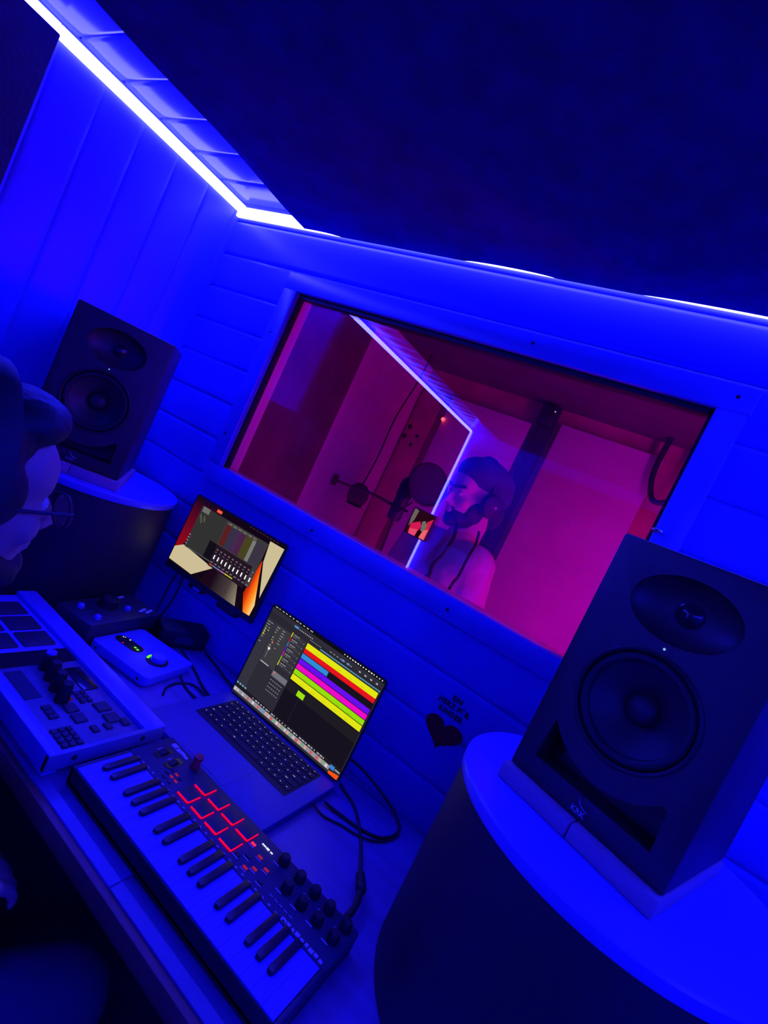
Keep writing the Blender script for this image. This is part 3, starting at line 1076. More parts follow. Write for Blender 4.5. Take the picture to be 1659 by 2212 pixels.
for x, y in ((-.278, .711), (-.242, .710), (-.211, .711), (-.181, .711), (-.148, .710), (-.243, .679), (-.212, .679), (-.181, .680), (-.150, .679)):
    k = MB().lathe([(0, KT), (0.0095, KT), (0.0090, KT + .007), (0.0080, KT + .0115), (0.0066, KT + .013), (0, KT + .013)], 24, Matrix.Translation((kx(x), ky(y), 0))).build('knob', M['rubber'], mk)
    MB().box((kx(x) - .006, ky(y) - .0125, KT + .0003), (0.012, 0.0016, 0.0006)).build('knob_label', M['print_w'], k)
for x in (-.566, -.536):
    w = MB()
    w.cyl((kx(x) - .0050, ky(.684), KT - .0135), (kx(x) + .0050, ky(.684), KT - .0135), 0.0175, n=40)
    w.build('wheel', M['rubber'], mk)
    MB().rbox((kx(x), ky(.684), KT + .0003), (0.016, 0.034, 0.0008), 0.004).build('wheel_slot', M['gloss'], mk)
    MB().box((kx(x) - .012, ky(.684), KT + .0003), (0.0016, 0.010, 0.0006)).build('wheel_label', M['print_w'], mk)
j = MB().lathe([(0, KT), (0.009, KT), (0.008, KT + .010), (0.006, KT + .014), (0.009, KT + .017), (0.0085, KT + .022), (0, KT + .0235)], 24, Matrix.Translation((kx(-.512), ky(.714), 0)))
j.build('joystick', M['red_plastic'], mk)
for i, (x, y) in enumerate(((-.522, .672), (-.510, .672), (-.498, .672), (-.522, .661), (-.510, .661), (-.498, .661), (-.516, .650), (-.502, .650))):
    MB().box((kx(x), ky(y), KT + .0008), (0.008, 0.0035, 0.0016), bev=0.0004, seg=1).build('button', M['red_dim'] if i in (1, 5, 4) else M['black2'], mk)
for i, (x, y) in enumerate(((-.330, .692), (-.306, .684), (-.284, .676), (-.318, .668), (-.330, .656), (-.296, .661), (-.275, .653), (-.306, .650))):
    b = MB().box((kx(x), ky(y), KT + .0008), (0.009, 0.0045, 0.0016), bev=0.0004, seg=1).build('button', emit('record_light', (1.3, 0.02, 0.15)) if i == 0 else M['red_dim'] if i in (1, 2, 5, 7) else M['black2'], mk)
    MB().box((kx(x), ky(y) - .0055, KT + .0003), (0.012, 0.0016, 0.0006)).build('button_label', M['print_w'], b)
mb = MB()
for i in range(26):
    mb.box((kx(-.575 + .0145 * i), ky(.6385), KT + .0003), (0.0045, 0.0024, 0.0006))
mb.build('printed_marks', M['print_w'], mk)
mb = MB()
for i, w in enumerate((.010, .0075, .006, .009, .0075, .006, .009, .0075, .007)):
    mb.box((kx(-.213 + .0088 * i), ky(.640 + .001 * (i % 2)), KT + .0003), (w - .0012, 0.0055 if i % 3 else .0065, 0.0006))
for i in range(5):
    mb.box((kx(-.250 + .010 * i), ky(.652), KT + .0003), (0.0065, 0.0012, 0.0006))
mb.build('maker_lettering', M['print_w'], mk)
mb = MB()
for i, w in enumerate((.012, .009, .009, .007)):
    mb.rbox((kx(-.572 + .011 * i), ky(.7145 - .0012 * (i % 2)), KT + .0003), (w + .003, 0.010 - .001 * i, 0.0006), 0.002)
mb.build('corner_logo', M['print_w'], mk)
mb = MB()
for i, w in enumerate((.010, .007, .006)):
    mb.box((kx(-.3185 + .0085 * i), ky(.7065), KT + .0004), (w - .001, 0.0035 if i == 1 else .0022, 0.0008))
mb.build('display', M['white_led'], mk)

# ------------------------------------------------------------------ drum machine in a white steel tray
gx0, gx1, gy0, gy1 = -1.150, -0.612, 0.500, 0.714
gt = rel(-0.600) - ZD
gc = ((gx0 + gx1) / 2, (gy0 + gy1) / 2)
gm = thing('groovebox', 'wide white framed drum machine with dark control panel at desk left', 'music machine', (gc[0], gc[1], ZD))
gx = lambda x: x - gc[0]
gy = lambda y: y - gc[1]
MB().box((0, 0, .028), (gx1 - gx0 - .01, gy1 - gy0 - .004, 0.026), bev=0.002).build('body', M['steel_side'], gm)
MB().box((0, gy(.693), (gt + .016) / 2), (gx1 - gx0, 0.042, gt - .016), bev=0.0015).build('rail', M['steel'], gm)
MB().box((0, gy(.511), (gt + .016) / 2), (gx1 - gx0, 0.022, gt - .016), bev=0.0015).build('rail', M['steel'], gm)
ep = MB().box((gx(gx1) - .004, 0, (gt + .022) / 2 - .001), (0.010, gy1 - gy0, gt - .022), bev=0.001).build('end_plate', M['steel_side'], gm)
for y in (.543, .668):
    MB().cyl((gx(gx1) + .0005, gy(y), gt - .014), (gx(gx1) + .002, gy(y), gt - .014), 0.0045, n=14).build('screw', M['black'], ep)
for x in (gx0 + .03, gx1 - .03):
    for y in (gy0 + .03, gy1 - .03):
        MB().cyl((gx(x), gy(y), 0), (gx(x), gy(y), .018), 0.010, n=16).build('foot', M['rubber'], gm)
PT = gt - .008
MB().box((gx(-1.028), gy(.597), (PT + .03) / 2), (0.232, 0.150, PT - .03), bev=0.001).build('pad_plate', M['steel'], gm)
MB().box((gx(-.766), gy(.597), (PT + .03) / 2), (0.290, 0.150, PT - .03), bev=0.001).build('control_panel', M['panel_grey'], gm)
for x, y in ((-.952, .628), (-1.016, .628), (-1.080, .628), (-.952, .556), (-1.016, .556), (-1.080, .556)):
    MB().rbox((gx(x), gy(y), PT + .001), (0.054, 0.062, 0.004), 0.004, None, 0.001).build('pad', M['black2'], gm)
MB().box((gx(-.885), gy(.597), PT + .0008), (0.046, 0.146, 0.002)).build('black_strip', M['gloss'], gm)
for i in range(4):
    x, y = -.848 + .034 * i, .602 - .006 * i
    k = MB().lathe([(0, PT), (0.0125, PT), (0.0115, PT + .018), (0.0105, PT + .030), (0.009, PT + .033), (0, PT + .033)], 24, Matrix.Translation((gx(x), gy(y), 0))).build('knob', M['rubber'], gm)
    MB().lathe([(0, PT + .033), (0.0095, PT + .0325), (0.009, PT + .036), (0, PT + .037)], 20, Matrix.Translation((gx(x), gy(y), 0))).build('knob_cap', M['steel'] if i == 0 else M['rubber'], k)
    if i:
        MB().box((gx(x) + .001, gy(y) + .0155, PT + .002), (0.010, 0.003, 0.003)).build('knob_light', emit('dim_red', (0.055, 0.004, 0.02)), k)
MB().box((gx(-.800), gy(.648), PT + .001), (0.075, 0.030, 0.003), bev=0.001).build('display', M['gloss'], gm)
MB().box((gx(-.875), gy(.56), PT + .001), (0.012, 0.05, 0.002)).build('fader_slot', M['gloss'], gm)
MB().box((gx(-.806), gy(.545), PT + .0004), (0.085, 0.028, 0.0016)).build('fader_plate', M['panel'], gm)
n = 0
for (cx, cy, nx, ny, dx, dy, w, h) in ((-.652, .548, 4, 3, .0125, .0125, .010, .010), (-.705, .588, 2, 1, .030, .02, .024, .022), (-.690, .640, 2, 1, .034, .02, .026, .026),
                                        (-.655, .610, 1, 2, .02, .024, .018, .012), (-.72, .552, 3, 1, .013, .02, .011, .016), (-.745, .622, 3, 2, .013, .013, .010, .009), (-.655, .655, 1, 1, .02, .02, .020, .014)):
    for a in range(nx):
        for b in range(ny):
            MB().box((gx(cx + (a - (nx - 1) / 2) * dx), gy(cy + (b - (ny - 1) / 2) * dy), PT + .0015), (w, h, 0.004), bev=0.001, seg=1).build('button', M['black2'], gm)

# ------------------------------------------------------------------ white audio interface
ai = thing('audio_interface', 'white rounded audio interface with green lit knob beside the laptop', 'audio interface', (-0.893, 0.859, ZD), (0, 0, math.radians(10.5)))
at_ = rel(-0.6235) - ZD
MB().rbox((0, 0, at_ / 2 + .001), (0.184, 0.160, at_ - .004), 0.014, None, 0.004).build('case', M['steel'], ai)
MB().box((0, 0, .0022), (0.15, 0.13, 0.004)).build('foot', M['rubber'], ai)
dp = MB().rbox((-.040, -.012, at_ - .0008), (0.080, 0.034, 0.0012), 0.0165, None, 0).build('display', M['gloss'], ai)
for x, y, w, h, m in ((-.070, -.004, .003, .003, 'white_led'), (-.052, .001, .004, .003, 'white_led'), (-.048, -.025, .0035, .0035, 'red_led'),
                      (-.020, -.012, .006, .005, 'green_led'), (-.010, -.014, .006, .005, 'green_led'), (-.066, -.001, .0022, .0022, 'white_led')):
    MB().box((x, y, at_ + .0001), (w, h, 0.0008), bev=0.0003, seg=1).build('level_light', M[m], dp)
kn = MB().lathe([(0, at_ - .0012), (0.0265, at_ - .0012), (0.0265, at_ + .0004), (0.017, at_ + .0004), (0, at_ + .0004)], 40, Matrix.Translation((.045, -.004, 0))).build('knob_ring', M['black'], ai)
MB().lathe([(0, at_), (0.0185, at_), (0.018, at_ + .010), (0.0165, at_ + .0115), (0, at_ + .0115)], 40, Matrix.Translation((.045, -.001, 0))).build('knob', M['steel'], ai)
mb = MB()
for a in (175, 192, 209):
    mb.box((.045 + .0225 * math.cos(math.radians(a)), -.004 + .0225 * math.sin(math.radians(a)), at_ + .0008), (0.006, 0.0068, 0.0008), (0, 0, math.radians(a)))
mb.build('ring_light', M['green_led'], kn)
for x in (-.068, .068):
    MB().cyl((x, -.0795, at_ * .5), (x, -.0812, at_ * .5), 0.0032, n=12).build('screw', M['black'], ai)

# ------------------------------------------------------------------ monitor controller
mc = thing('monitor_controller', 'dark desktop controller box with one big black knob and white knobs', 'controller', (-1.047, 0.850, ZD), (0, 0, math.radians(11)))
ct = rel(-0.592) - ZD
MB().box((0, 0, ct / 2), (0.118, 0.225, ct - .001), bev=0.004).build('case', M['black2'], mc)
MB().lathe([(0, ct), (0.024, ct), (0.022, ct + .02), (0.019, ct + .023), (0, ct + .023)], 32, Matrix.Translation((-.012, -.005, 0))).build('big_knob', M['rubber'], mc)
for x, y in ((-.022, -.078), (.036, -.078), (.018, .030)):
    MB().lathe([(0, ct), (0.008, ct), (0.0075, ct + .008), (0.005, ct + .0105), (0, ct + .011)], 20, Matrix.Translation((x, y, 0))).build('small_knob', M['steel'], mc)
for x, y, a in ((-.044, .060, .2), (.030, .072, .3), (.040, .085, .3)):
    MB().box((x, y, ct + .0003), (0.008, 0.032, 0.0008), (0, 0, a)).build('label_strip', M['print_w'], mc)
mb = MB()
for y in (-.06, -.05, -.04):
    mb.box((.0, y, ct + .0002), (0.05, 0.0015, 0.0006))
mb.build('printed_lines', M['panel'], mc)

# ------------------------------------------------------------------ black power brick and dark pouch
t = thing('power_adapter', 'black power adapter lying on a dark sleeve near the wall', 'power adapter', (-0.955, 1.015, ZD), (0, 0, math.radians(-24)))
MB().rbox((0, 0, .026), (0.075, 0.13, 0.05), 0.010, None, 0.006).build('case', M['rubber'], t)
MB().box((.0375, 0, .026), (0.002, 0.05, 0.02), bev=.0005).build('rating_label', M['panel'], t)
tag(MB().rbox((0, 0, .004), (0.10, 0.105, 0.007), 0.012, None, 0.002).build('sleeve', M['panel_dark'], None, (-0.998, 0.962 + .02, ZD - .0005), (0, 0, math.radians(14))),
    'flat dark sleeve on the desk between controller and power adapter', 'sleeve')

# ------------------------------------------------------------------ cables on the desk
zc = ZD + .003


def cable(label, pts, r=0.0028):
    return tag(MB().tube(pts, r, 10).build('cable', M['cable']), label, 'cable', 'black cables on the desk')


cable('black cable making a wide loop on the desk right of the laptop',
      [(-.340, .930, zc + .004), (-.300, .940, zc), (-.262, .948, zc), (-.225, .965, zc), (-.206, .995, zc), (-.205, 1.035, zc + .001), (-.232, 1.062, zc + .004), (-.285, 1.068, zc + .018), (-.36, 1.062, zc + .035), (-.43, 1.055, zc + .03)], 0.0032)
t = thing('usb_cable', 'black cable from the laptop to the MIDI keyboard with chunky plug', 'cable', (-.24, .85, zc))
MB().tube([(x + .24, y - .85, z) for x, y, z in ((-.358, 1.015, .003), (-.335, 1.008, .0), (-.300, .992, .0), (-.262, .955, .0), (-.232, .915, .0), (-.205, .870, .004), (-.192, .842, .010))], 0.0031).build('lead', M['cable'], t)
MB().limb((.050, -.012, .012), (.067, -.040, .016), 0.008, 0.0092).build('plug', M['rubber'], t)
MB().tube([(.067, -.040, .016), (.078, -.075, .013), (.078, -.105, .009), (.074, -.122, .008)], [.006, .0055, .0065, .006]).build('plug_boot', M['rubber'], t)
cable('thin black strand shaped as the shadow of the wide cable loop', [(-.350, .905, zc + .002), (-.320, .902, zc), (-.285, .918, zc), (-.258, .926, zc), (-.232, .941, zc), (-.214, .962, zc), (-.2015, .992, zc), (-.198, 1.02, zc)], 0.0020)  # modelled shadow of the looped cable, laid along the desk
cable('black cable from the power adapter towards the laptop back', [(-.925, 1.055, zc + .02), (-.88, 1.060, zc), (-.82, 1.045, zc + .001), (-.77, 1.030, zc + .002), (-.72, 1.02, zc + .003)])
cable('black cable running behind the interface to the laptop left side', [(-.915, .985, zc + .01), (-.87, .985, zc), (-.81, .965, zc), (-.76, .945, zc), (-.712, .930, zc + .003)])
cable('black cable curling from the interface to the laptop left side', [(-.802, .905, zc + .008), (-.785, .905, zc), (-.765, .898, zc), (-.74, .895, zc), (-.712, .890, zc + .004)])
cable('short black cable arching beside the white interface and down to its plug', [(-.712, .915, zc + .004), (-.745, .925, zc + .002), (-.775, .918, zc), (-.785, .885, zc), (-.775, .850, zc), (-.755, .828, zc)], 0.0026)
cable('black cable drooping from the wall mounted monitor to the desk', [(-1.060, 1.030, rel(-.485)), (-1.066, 1.045, rel(-.53)), (-1.075, 1.05, rel(-.59)), (-1.085, 1.045, rel(-.64)), (-1.07, 1.03, zc)], 0.0024)
cable('black cable from the monitor back towards the left stand', [(-1.060, 1.035, rel(-.470)), (-1.09, 1.06, rel(-.478)), (-1.115, 1.07, rel(-.50)), (-1.13, 1.07, rel(-.56)), (-1.125, 1.06, rel(-.63)), (-1.11, 1.045, zc)], 0.0022)

# ------------------------------------------------------------------ heart sticker
hs = thing('heart_sticker', 'dark red heart sticker with black lettering above it on the plank wall', 'sticker', (-.2255, YF - .0022, rel(-.43)))
pts = []
for i in range(64):
    a = 2 * math.pi * i / 64
    x = 16 * math.sin(a) ** 3
    y = 13 * math.cos(a) - 5 * math.cos(2 * a) - 2 * math.cos(3 * a) - math.cos(4 * a)
    pts.append((x / 16 * .0450, (y + 2.5) / 14.5 * .0330 - .022))
MB().prism(pts, 0, .0008, Matrix.Rotation(math.radians(90), 4, 'X')).build('heart', M['heart'], hs, flat=True)
for txt, x, z, s in (('EIN', .0005, .0575, .0150), ('HERZ F\u00dcR', -.001, .0405, .0150), ('KINDER', -.0015, .0235, .0150)):
    link('lettering', text_mesh(txt, s, .0003, bold=.0007, spacing=1.12), M['ink'], hs, (x, -.0006, z), (math.radians(90), 0, 0), None)

# ------------------------------------------------------------------ made-up glowing screen on the glass, in place of an unknown coloured patch
t = thing('added_screen', 'small lit picture screen fixed to the booth glass before the microphone', 'screen', (-.4885, 1.099, rel(-.064)))
MB().box((0, 0, 0), (0.0610, 0.008, 0.0660), bev=0.001).build('housing', M['black'], t)
mats = []
YS = -.0042
pic = MB()


def P_(pts, c, d=0.0):
    pic.poly([(-.029 + x * .058, .0315 - y * .063) for x, y in pts], YS - d, ccol(*c))


P_([(0, 0), (1, 0), (1, 1), (0, 1)], (38, 6, 22))
P_([(.05, .02), (.25, .06), (.22, .45), (.08, .75), (.04, .40)], (104, 96, 92), .0001)
P_([(.15, .60), (.50, .40), (.62, .55), (.55, .98), (.18, .98)], (212, 24, 84), .0001)
P_([(.20, .80), (.55, .72), (.52, 1), (.22, 1)], (228, 70, 110), .0002)
P_([(.58, .38), (.70, .30), (.86, .45), (.82, .75), (.66, .70)], (112, 104, 96), .0002)
P_([(.80, .30), (1, .12), (1, .98), (.78, .98)], (206, 28, 70), .0001)
P_([(.78, .66), (.97, .55), (.96, .98), (.72, .98)], (236, 100, 110), .0003)
P_([(.56, .74), (.70, .72), (.70, 1), (.54, 1)], (30, 2, 14), .0003)
pic.build('picture', mats, t, flat=True)


# ------------------------------------------------------------------ people
def head_prims(mb, C, rot, full=True):
    Rm = rot

    def e(c, r, ex=None):
        m = Rm if ex is None else Rm @ Euler(ex).to_matrix()
        mb.ell(C + Rm @ Vector(c), r, m, u=24, v=16)
    e((0, -.012, .032), (.076, .096, .086))
    e((0, .030, -.015), (.064, .064, .088))
    e((0, .054, .036), (.060, .047, .052))
    e((0, .034, -.072), (.050, .052, .036))
    e((0, .074, -.094), (.022, .018, .017))
    e((0, .083, .020), (.046, .013, .010))
    for s in (-1, 1):
        e((s * .036, .066, -.028), (.024, .020, .024))
        e((s * .079, -.004, -.012), (.009, .020, .032), (0, 0, s * -.3))
        e((s * .010, .098, -.036), (.009, .011, .008))
        e((s * .031, .076, .000), (.015, .012, .010))
    mb.limb(C + Rm @ Vector((0, .088, .012)), C + Rm @ Vector((0, .110, -.030)), .008, .0115)
    e((0, .090, -.056), (.022, .010, .0055))
    e((0, .088, -.067), (.019, .010, .006))


def hand_prims(mb, wrist, d, palm_n, s=1.0, curl=0.5):
    """five separate fingers: d = pointing direction, palm_n = direction the palm faces, thumb on the +side"""
    d = Vector(d).normalized()
    n = Vector(palm_n)
    n = (n - d * n.dot(d)).normalized()
    side = d.cross(n)
    w = Vector(wrist)
    rotm = Matrix((side, d, -n)).transposed()
    mb.ell(w + d * .045 * s, (.040 * s, .050 * s, .016 * s), rotm)
    for i, (o, L) in enumerate(((-.033, .062), (-.011, .078), (.011, .084), (.033, .074))):
        p = w + d * .078 * s + side * o * s
        dd = (d + side * o * 2.5).normalized()
        for k, f in enumerate((.46, .31, .23)):
            a = curl * (k + .6)
            v = (dd * math.cos(a) + n * math.sin(a)).normalized()
            q = p + v * L * f * s
            mb.limb(p, q, (.0092 - k * .0008) * s, (.0086 - k * .0008) * s)
            p = q
    p = w + d * .024 * s + side * .036 * s
    v = (d * .75 + side * .65 + n * .25).normalized()
    q = p + v * .042 * s
    mb.limb(p, q, .012 * s, .010 * s)
    mb.limb(q, q + (d * .9 + side * .25 + n * .3).normalized() * .030 * s, .010 * s, .0085 * s)


def frame(fwdv, pitch=0.0, roll=0.0):
    """rotation whose +y looks along fwdv (horizontal), then pitched"""
    yaw = math.atan2(-fwdv[0], fwdv[1])
    return (Matrix.Rotation(yaw, 3, 'Z') @ Matrix.Rotation(pitch, 3, 'X') @ Matrix.Rotation(roll, 3, 'Y'))


def person(label, base, head, hrot, J, mats_, cloth, voxel=.0062):
    """J: joints in world space; body = one skin surface, clothes and hair as children"""
    root = thing('person', label, 'person', base)
    inv = Vector(base)
    L = {k: Vector(v) - inv for k, v in J.items()}
    H = Vector(head) - inv
    mb = MB()
    head_prims(mb, H, hrot)
    mb.limb(H + hrot @ Vector((0, -.022, -.06)), L['neck'], .054, .060)
    mb.limb(L['neck'], L['chest'], .062, .115)
    mb.limb(L['chest'], L['hip'], .125, .125)
    for s in 'LR':
        mb.limb(L['neck'] + Vector((0, 0, -.03)), L['sh' + s], .050, .058)
        mb.limb(L['sh' + s], L['el' + s], .052, .040)
        mb.limb(L['el' + s], L['wr' + s], .040, .027)
        hand_prims(mb, L['wr' + s], J['hd' + s], J['pn' + s], 1.0, .45)
        mb.limb(L['hip'] + (L['kn' + s] - L['hip']) * .08 + (L['hp' + s] - L['hip']), L['kn' + s], .082, .056)
        mb.limb(L['kn' + s], L['an' + s], .055, .038)
        mb.limb(L['an' + s], L['an' + s] + Vector(J['ft' + s]) * .15 + Vector((0, 0, -.035)), .036, .028)
    body = mb.build('body', mats_['skin'], root)
    remesh(body, voxel, 2)
    # trousers
    mb = MB()
    mb.limb(L['hip'] + Vector((0, 0, .04)), L['hip'], .132, .136)
    for s in 'LR':
        mb.limb(L['hp' + s], L['kn' + s], .098, .070)
        mb.limb(L['kn' + s], L['an' + s], .069, .056)
    remesh(mb.build('trousers', mats_['legs'], root), .009, 3)
    for s in 'LR':
        f = Vector(J['ft' + s])
        mb = MB()
        mb.limb(L['an' + s] + Vector((0, 0, -.045)), L['an' + s] + f * .17 + Vector((0, 0, -.055)), .045, .036)
        remesh(mb.build('shoe', M['shoe'], root), .008, 2)
    # top
    mb = MB()
    up = (L['neck'] - L['chest']).normalized()
    mb.limb(L['neck'] - up * .045, L['chest'], .070, .132)
    mb.limb(L['chest'], L['hip'], .140, .142)
    for s in 'LR':
        mb.limb(L['neck'] - up * .055, L['sh' + s], .062, .070)
        mb.limb(L['chest'] + (L['sh' + s] - L['chest']) * .4, L['sh' + s], .11, .066)
        end = L['el' + s] if cloth['long'] else L['sh' + s].lerp(L['el' + s], .62)
        mb.limb(L['sh' + s], end, .068, .056 if cloth['long'] else .064)
        if cloth['long']:
            mb.limb(L['el' + s], L['el' + s].lerp(L['wr' + s], .88), .055, .042)
    if cloth.get('hood'):
        for k in range(9):
            a = math.radians(-30 + 240 * k / 8)
            mb.ell(L['neck'] + Vector((.085 * math.cos(a + math.pi / 2 * 0), -.01 - .075 * math.sin(a) * 1.0, -.01 + .02 * math.sin(a))), (.042, .042, .04))
    top = mb.build(cloth['name'], mats_['top'], root)
    remesh(top, .0085, 4)
    tx = bpy.data.textures.new('folds', 'CLOUDS')
    tx.noise_scale = .07
    dm = top.modifiers.new('d', 'DISPLACE')
    dm.texture = tx
    dm.texture_coords = 'LOCAL'
    dm.strength = cloth.get('fold', .016)
    dm.mid_level = .45
    apply_mods(top)
    for p in top.data.polygons:
        p.use_smooth = True
    for s in (-1, 1):
        m2 = MB()
        m2.ell(H + hrot @ Vector((s * .031, .0795, .001)), (.0118,) * 3, u=16, v=10)
        eo = m2.build('eye', M['eye'], root)
        MB().ell(H + hrot @ Vector((s * .031, .0885, .001)), (.0045, .0035, .0045), hrot, u=12, v=8).build('iris', M['gloss'], eo)
    return root, H, hrot


# seated engineer at the left edge of the picture, looking at the front wall
EH = Vector((-.655, .266, rel(-.212)))
er = frame((0.05, 1), math.radians(4))
J = dict(neck=(-.670, .205, rel(-.372)), chest=(-.690, .165, rel(-.58)), hip=(-.71, .10, rel(-.885)),
         shR=(-.505, .185, rel(-.425)), elR=(-.530, .120, rel(-.70)), wrR=(-.575, .365, rel(-.715)), hdR=(0.05, 1, -.25), pnR=(0.0, -.2, -1),
         shL=(-.845, .185, rel(-.425)), elL=(-.930, .170, rel(-.70)), wrL=(-.930, .42, rel(-.735)), hdL=(-.05, 1, -.25), pnL=(0.0, -.2, -1),
         hpR=(-.620, .12, rel(-.905)), hpL=(-.795, .12, rel(-.905)), knR=(-.430, .53, rel(-.880)), knL=(-.945, .53, rel(-.865)),
         anR=(-.42, .55, .085), anL=(-.96, .55, .085), ftR=(.05, 1, 0), ftL=(-.05, 1, 0))
root, H, Rm = person('person sitting at the desk at the left edge with dark hair, headphones and glasses', (-.71, .10, 0), EH, er, J,
                     dict(skin=M['skin'], legs=M['jeans'], top=M['hood']), dict(long=True, name='hoodie', hood=True, fold=.02))


def hl(v):
    return H + Rm @ Vector(v)


mb = MB()
mb.ell(hl((0, -.026, .066)), (.088, .096, .070), Rm)
mb.ell(hl((0, .050, .098)), (.066, .046, .034), Rm)
mb.ell(hl((0, .062, .100)), (.052, .036, .028), Rm)
mb.ell(hl((0, -.065, .0)), (.078, .060, .08), Rm)
for s in (-1, 1):
    mb.ell(hl((s * .066, .012, .02)), (.020, .040, .045), Rm)
remesh(mb.build('hair', M['hair'], root), .006, 2)
mb = MB()
mb.ell(hl((0, .060, -.088)), (.044, .036, .026), Rm)
for s in (-1, 1):
    mb.limb(hl((s * .060, .018, -.055)), hl((s * .035, .062, -.092)), .016, .018)
remesh(mb.build('beard', M['hair'], root), .005, 2)
gl = MB()
for s in (-1, 1):
    gl.tube([hl((s * .078, -.01, .008)), hl((s * .077, .05, .006)), hl((s * .070, .104, .004))], .0024, 8, 4)
    ring = []
    for k in range(17):
        a = 2 * math.pi * k / 16
        ring.append(hl((s * .036 + .027 * math.cos(a), .110 - .006 * abs(s * .036 + .027 * math.cos(a)) / .06, -.004 + .021 * math.sin(a))))
    gl.tube(ring, .0018, 6, 2)
gl.tube([hl((-.010, .114, .004)), hl((0, .117, .007)), hl((.010, .114, .004))], .0018, 6, 4)
go = gl.build('glasses', M['black'], root)
for s in (-1, 1):
    m2 = MB()
    m2.lathe([(0, .0004), (.0265, .0004), (.0265, -.0004), (0, -.0004)], 24, Matrix.Translation(hl((s * .036, .1085, -.004))) @ (Rm.to_4x4() @ Matrix.Rotation(math.radians(90), 4, 'X') @ Matrix.Diagonal((1, .79, 1, 1))))
    m2.build('lens', M['glass'], go)


def headphones(parent, H, Rm, back=0.0, r=.104, cup_y=0.0):
    hp = MB()
    pts = []
    for k in range(13):
        a = math.pi * k / 12
        pts.append(H + Rm @ Vector((r * .96 * math.cos(a), back, .02 + (r + .030) * math.sin(a))))
    t_ = bmesh.new()
    rings = []
    for k, p in enumerate(pts):
        a = math.pi * k / 12
        outd = Rm @ Vector((math.cos(a), 0, math.sin(a)))
        fw = Rm @ Vector((0, 1, 0))
        rings.append([t_.verts.new(p + outd * u + fw * v) for u, v in ((.005, -.011), (.007, 0), (.005, .011), (-.006, .011), (-.006, -.011))])
    for a_, b_ in zip(rings, rings[1:]):
        for i in range(5):
            t_.faces.new((a_[i], a_[(i + 1) % 5], b_[(i + 1) % 5], b_[i]))
    t_.faces.new(rings[0])
    t_.faces.new(rings[-1][::-1])
    bmesh.ops.recalc_face_normals(t_, faces=t_.faces)
    hp._add(t_)
    band = hp.build('headphones', M['rubber'], parent)
    for s in (-1, 1):
        m_ = Matrix.Translation(H + Rm @ Vector((s * .082, min(back, .0) + cup_y, -.010))) @ Rm.to_4x4() @ Matrix.Rotation(math.radians(90 * s), 4, 'Y')
        MB().lathe([(0, -.002), (.030, -.004), (.040, .002), (.042, .012), (.036, .017), (.040, .020), (.040, .030), (.030, .036), (0, .037)], 36, m_).build('ear_cup', M['rubber'], band)
        MB().lathe([(0, .036), (.005, .036), (.005, .038), (0, .0385)], 24, m_).build('cup_badge', M['badge'], band)
    return band


headphones(root, H, Rm, .010, .098, -.026)

# stool under him
t = thing('stool', 'dark round stool under the seated person at left', 'stool', (-.71, .09, 0))
MB().lathe([(0, .330), (.16, .330), (.175, .338), (.175, .372), (.16, .384), (0, .388)], 40).build('seat', M['black'], t)
for k in range(4):
    a = math.radians(45 + 90 * k)
    MB().cyl((.12 * math.cos(a), .12 * math.sin(a), .332), (.17 * math.cos(a), .17 * math.sin(a), 0), .014).build('leg', M['chrome'], t)
MB().torus(.148, .007, Matrix.Translation((0, 0, .12)), 40, 8).build('foot_ring', M['chrome'], t)

# singer in the booth
SHd = Vector((-.590, 1.66, rel(.072)))
sr = frame((-.60, -.80), math.radians(-8))
J = dict(neck=(-.585, 1.70, rel(-.080)), chest=(-.585, 1.68, rel(-.30)), hip=(-.585, 1.70, rel(-.60)),
         shR=(-.745, 1.735, rel(-.150)), elR=(-.800, 1.74, rel(-.42)), wrR=(-.790, 1.62, rel(-.62)), hdR=(0.0, -.35, -1), pnR=(1, .1, 0),
         shL=(-.478, 1.620, rel(-.138)), elL=(-.425, 1.625, rel(-.42)), wrL=(-.415, 1.50, rel(-.62)), hdL=(0.0, -.35, -1), pnL=(-1, .1, 0),
         hpR=(-.665, 1.735, rel(-.64)), hpL=(-.505, 1.665, rel(-.64)), knR=(-.680, 1.72, rel(-.98)), knL=(-.505, 1.64, rel(-.98)),
         anR=(-.690, 1.75, .085), anL=(-.50, 1.68, .085), ftR=(-.4, -.9, 0), ftL=(-.3, -.95, 0))
root, H, Rm = person('person singing behind the glass in pale shirt, dark cap and headphones', (-.585, 1.70, 0), SHd, sr, J,
                     dict(skin=M['skin2'], legs=M['jeans'], top=M['shirt']), dict(long=False, name='shirt', fold=.012))
mb = MB()
mb.ell(hl((0, -.016, .066)), (.092, .112, .072), (Rm @ Euler((.22, 0, 0)).to_matrix()))
mb.ell(hl((0, -.045, .030)), (.090, .078, .075), Rm)
cp_o = remesh(mb.build('cap', M['cap'], root), .006, 2)
mb = MB()
mb.ell(hl((0, -.070, -.040)), (.066, .044, .060), Rm)
for s in (-1, 1):
    mb.limb(hl((s * .070, -.005, .0)), hl((s * .066, .012, -.045)), .014, .010)
remesh(mb.build('hair', M['hair'], root), .006, 2)
mb = MB()
mb.ell(hl((0, .036, -.076)), (.056, .0575, .042), Rm)
mb.ell(hl((0, .072, -.097)), (.030, .025, .022), Rm)
for s in (-1, 1):
    mb.ell(hl((s * .058, .022, -.050)), (.014, .034, .040), Rm)
remesh(mb.build('beard', M['hair'], root), .005, 2)
mb = MB()
for s in (-1, 1):
    mb.limb(hl((s * .016, .101, .019)), hl((s * .052, .086, .024)), .0065, .0055)
mb.build('eyebrows', M['hair'], root)
headphones(root, H, Rm, -.005, .092)

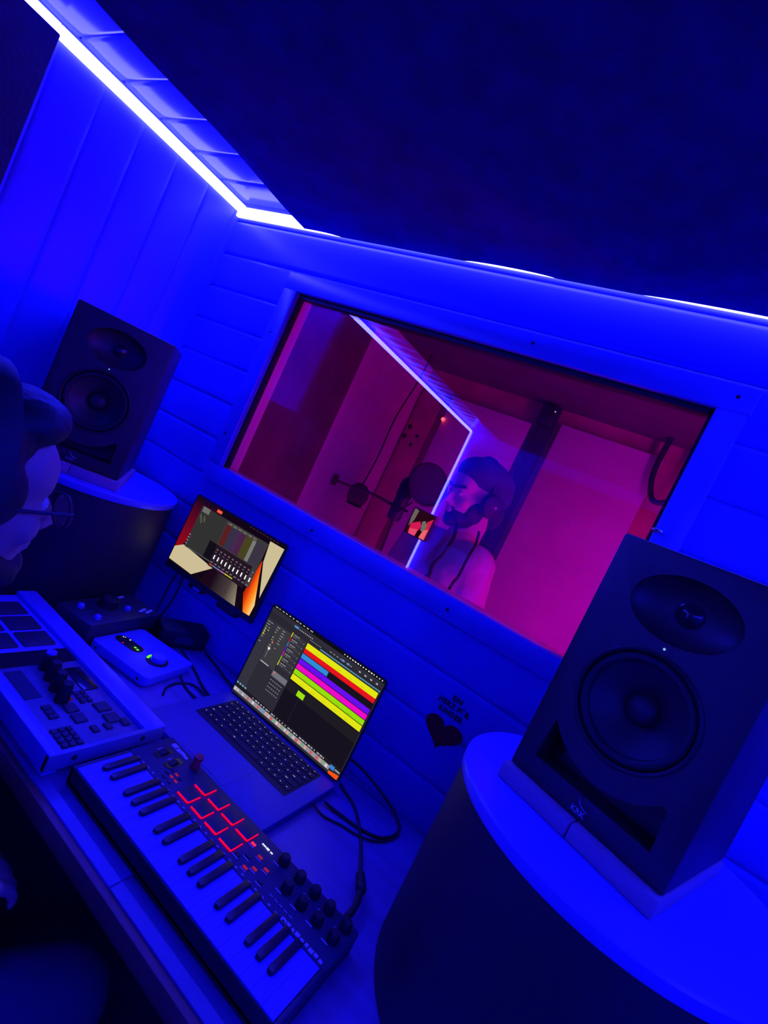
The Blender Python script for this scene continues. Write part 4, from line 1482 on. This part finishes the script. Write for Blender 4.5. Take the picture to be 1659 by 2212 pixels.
# microphone on a boom from the booth's left wall, with a pop screen
mi = thing('microphone', 'dark studio microphone with round pop screen in front of the singer', 'microphone', (-.765, 1.50, rel(-.02)))
MB().lathe([(0, -.095), (.020, -.095), (.024, -.085), (.024, -.012), (0, -.012)], 28).build('body', M['black2'], mi)
MB().lathe([(0, -.012), (.026, -.012), (.027, .028), (.024, .044), (.014, .055), (0, .058)], 28).build('grille', M['rubber'], mi)
MB().torus(.034, .004, Matrix.Translation((0, 0, -.05)), 32, 8).build('shock_mount', M['black'], mi)
ps = MB().torus(.068, .005, Matrix.Translation((.070, -.010, .060)) @ Matrix.Rotation(math.radians(-40), 4, 'Z') @ Matrix.Rotation(math.radians(78), 4, 'Y'), 40, 8).build('pop_screen', M['black'], mi)
MB().lathe([(0, .0008), (.067, .0008), (.067, -.0008), (0, -.0008)], 40, Matrix.Translation((.070, -.010, .060)) @ Matrix.Rotation(math.radians(-40), 4, 'Z') @ Matrix.Rotation(math.radians(78), 4, 'Y')).build('mesh_disc', M['cap'], ps)
MB().tube([(0, 0, -.075), (.03, -.03, -.05), (.05, -.02, -.013)], .003).build('pop_arm', M['black'], mi)
MB().tube([(-.03, 0, -.05), (-.2, .12, -.055), (-.42, .3, -.075), (-.555, .40, -.085)], .0055).build('boom_arm', M['booth_dark'], mi)
MB().box((-.557, .40, -.085), (0.006, 0.04, 0.05), bev=.002).build('wall_plate', M['booth_dark'], mi)
MB().tube([(0, 0, -.095), (.005, .01, -.2), (.01, .0, -.45), (.0, .02, -.9), (-.02, .1, -1.36)], .0035).build('microphone_cable', M['cable'], mi)
gk = thing('gooseneck', 'dark gooseneck curving up from the booth sill before the singer', 'gooseneck', (-.46, 1.215, rel(-.20)))
MB().tube([(x + .46, y - 1.215, z + .20) for x, y, z in ((-.460, 1.222, -.200), (-.466, 1.24, -.179), (-.479, 1.27, -.156), (-.482, 1.31, -.126), (-.490, 1.35, -.092), (-.500, 1.38, -.067), (-.522, 1.42, -.037), (-.554, 1.46, -.015), (-.589, 1.50, .006))], .0055).build('neck', M['cable'], gk)
MB().cyl((.004, -.02, -.03), (-.004, .018, .014), .014, .008).build('socket', M['black'], gk)
MB().box((0, -.033, -.030), (0.04, 0.05, 0.03), bev=.004).build('clamp', M['black'], gk)
tag(MB().tube([(-.510, 1.605, rel(-.03)), (-.480, 1.535, rel(-.069)), (-.467, 1.48, rel(-.111)), (-.449, 1.42, rel(-.169)), (-.438, 1.36, rel(-.219)), (-.43, 1.34, rel(-.5)), (-.44, 1.38, rel(-1.0)), (-.48, 1.45, .006)], .0045)
    .build('cable', M['cable']),
    'straight dark headphone lead hanging down in front of the singer', 'cable')
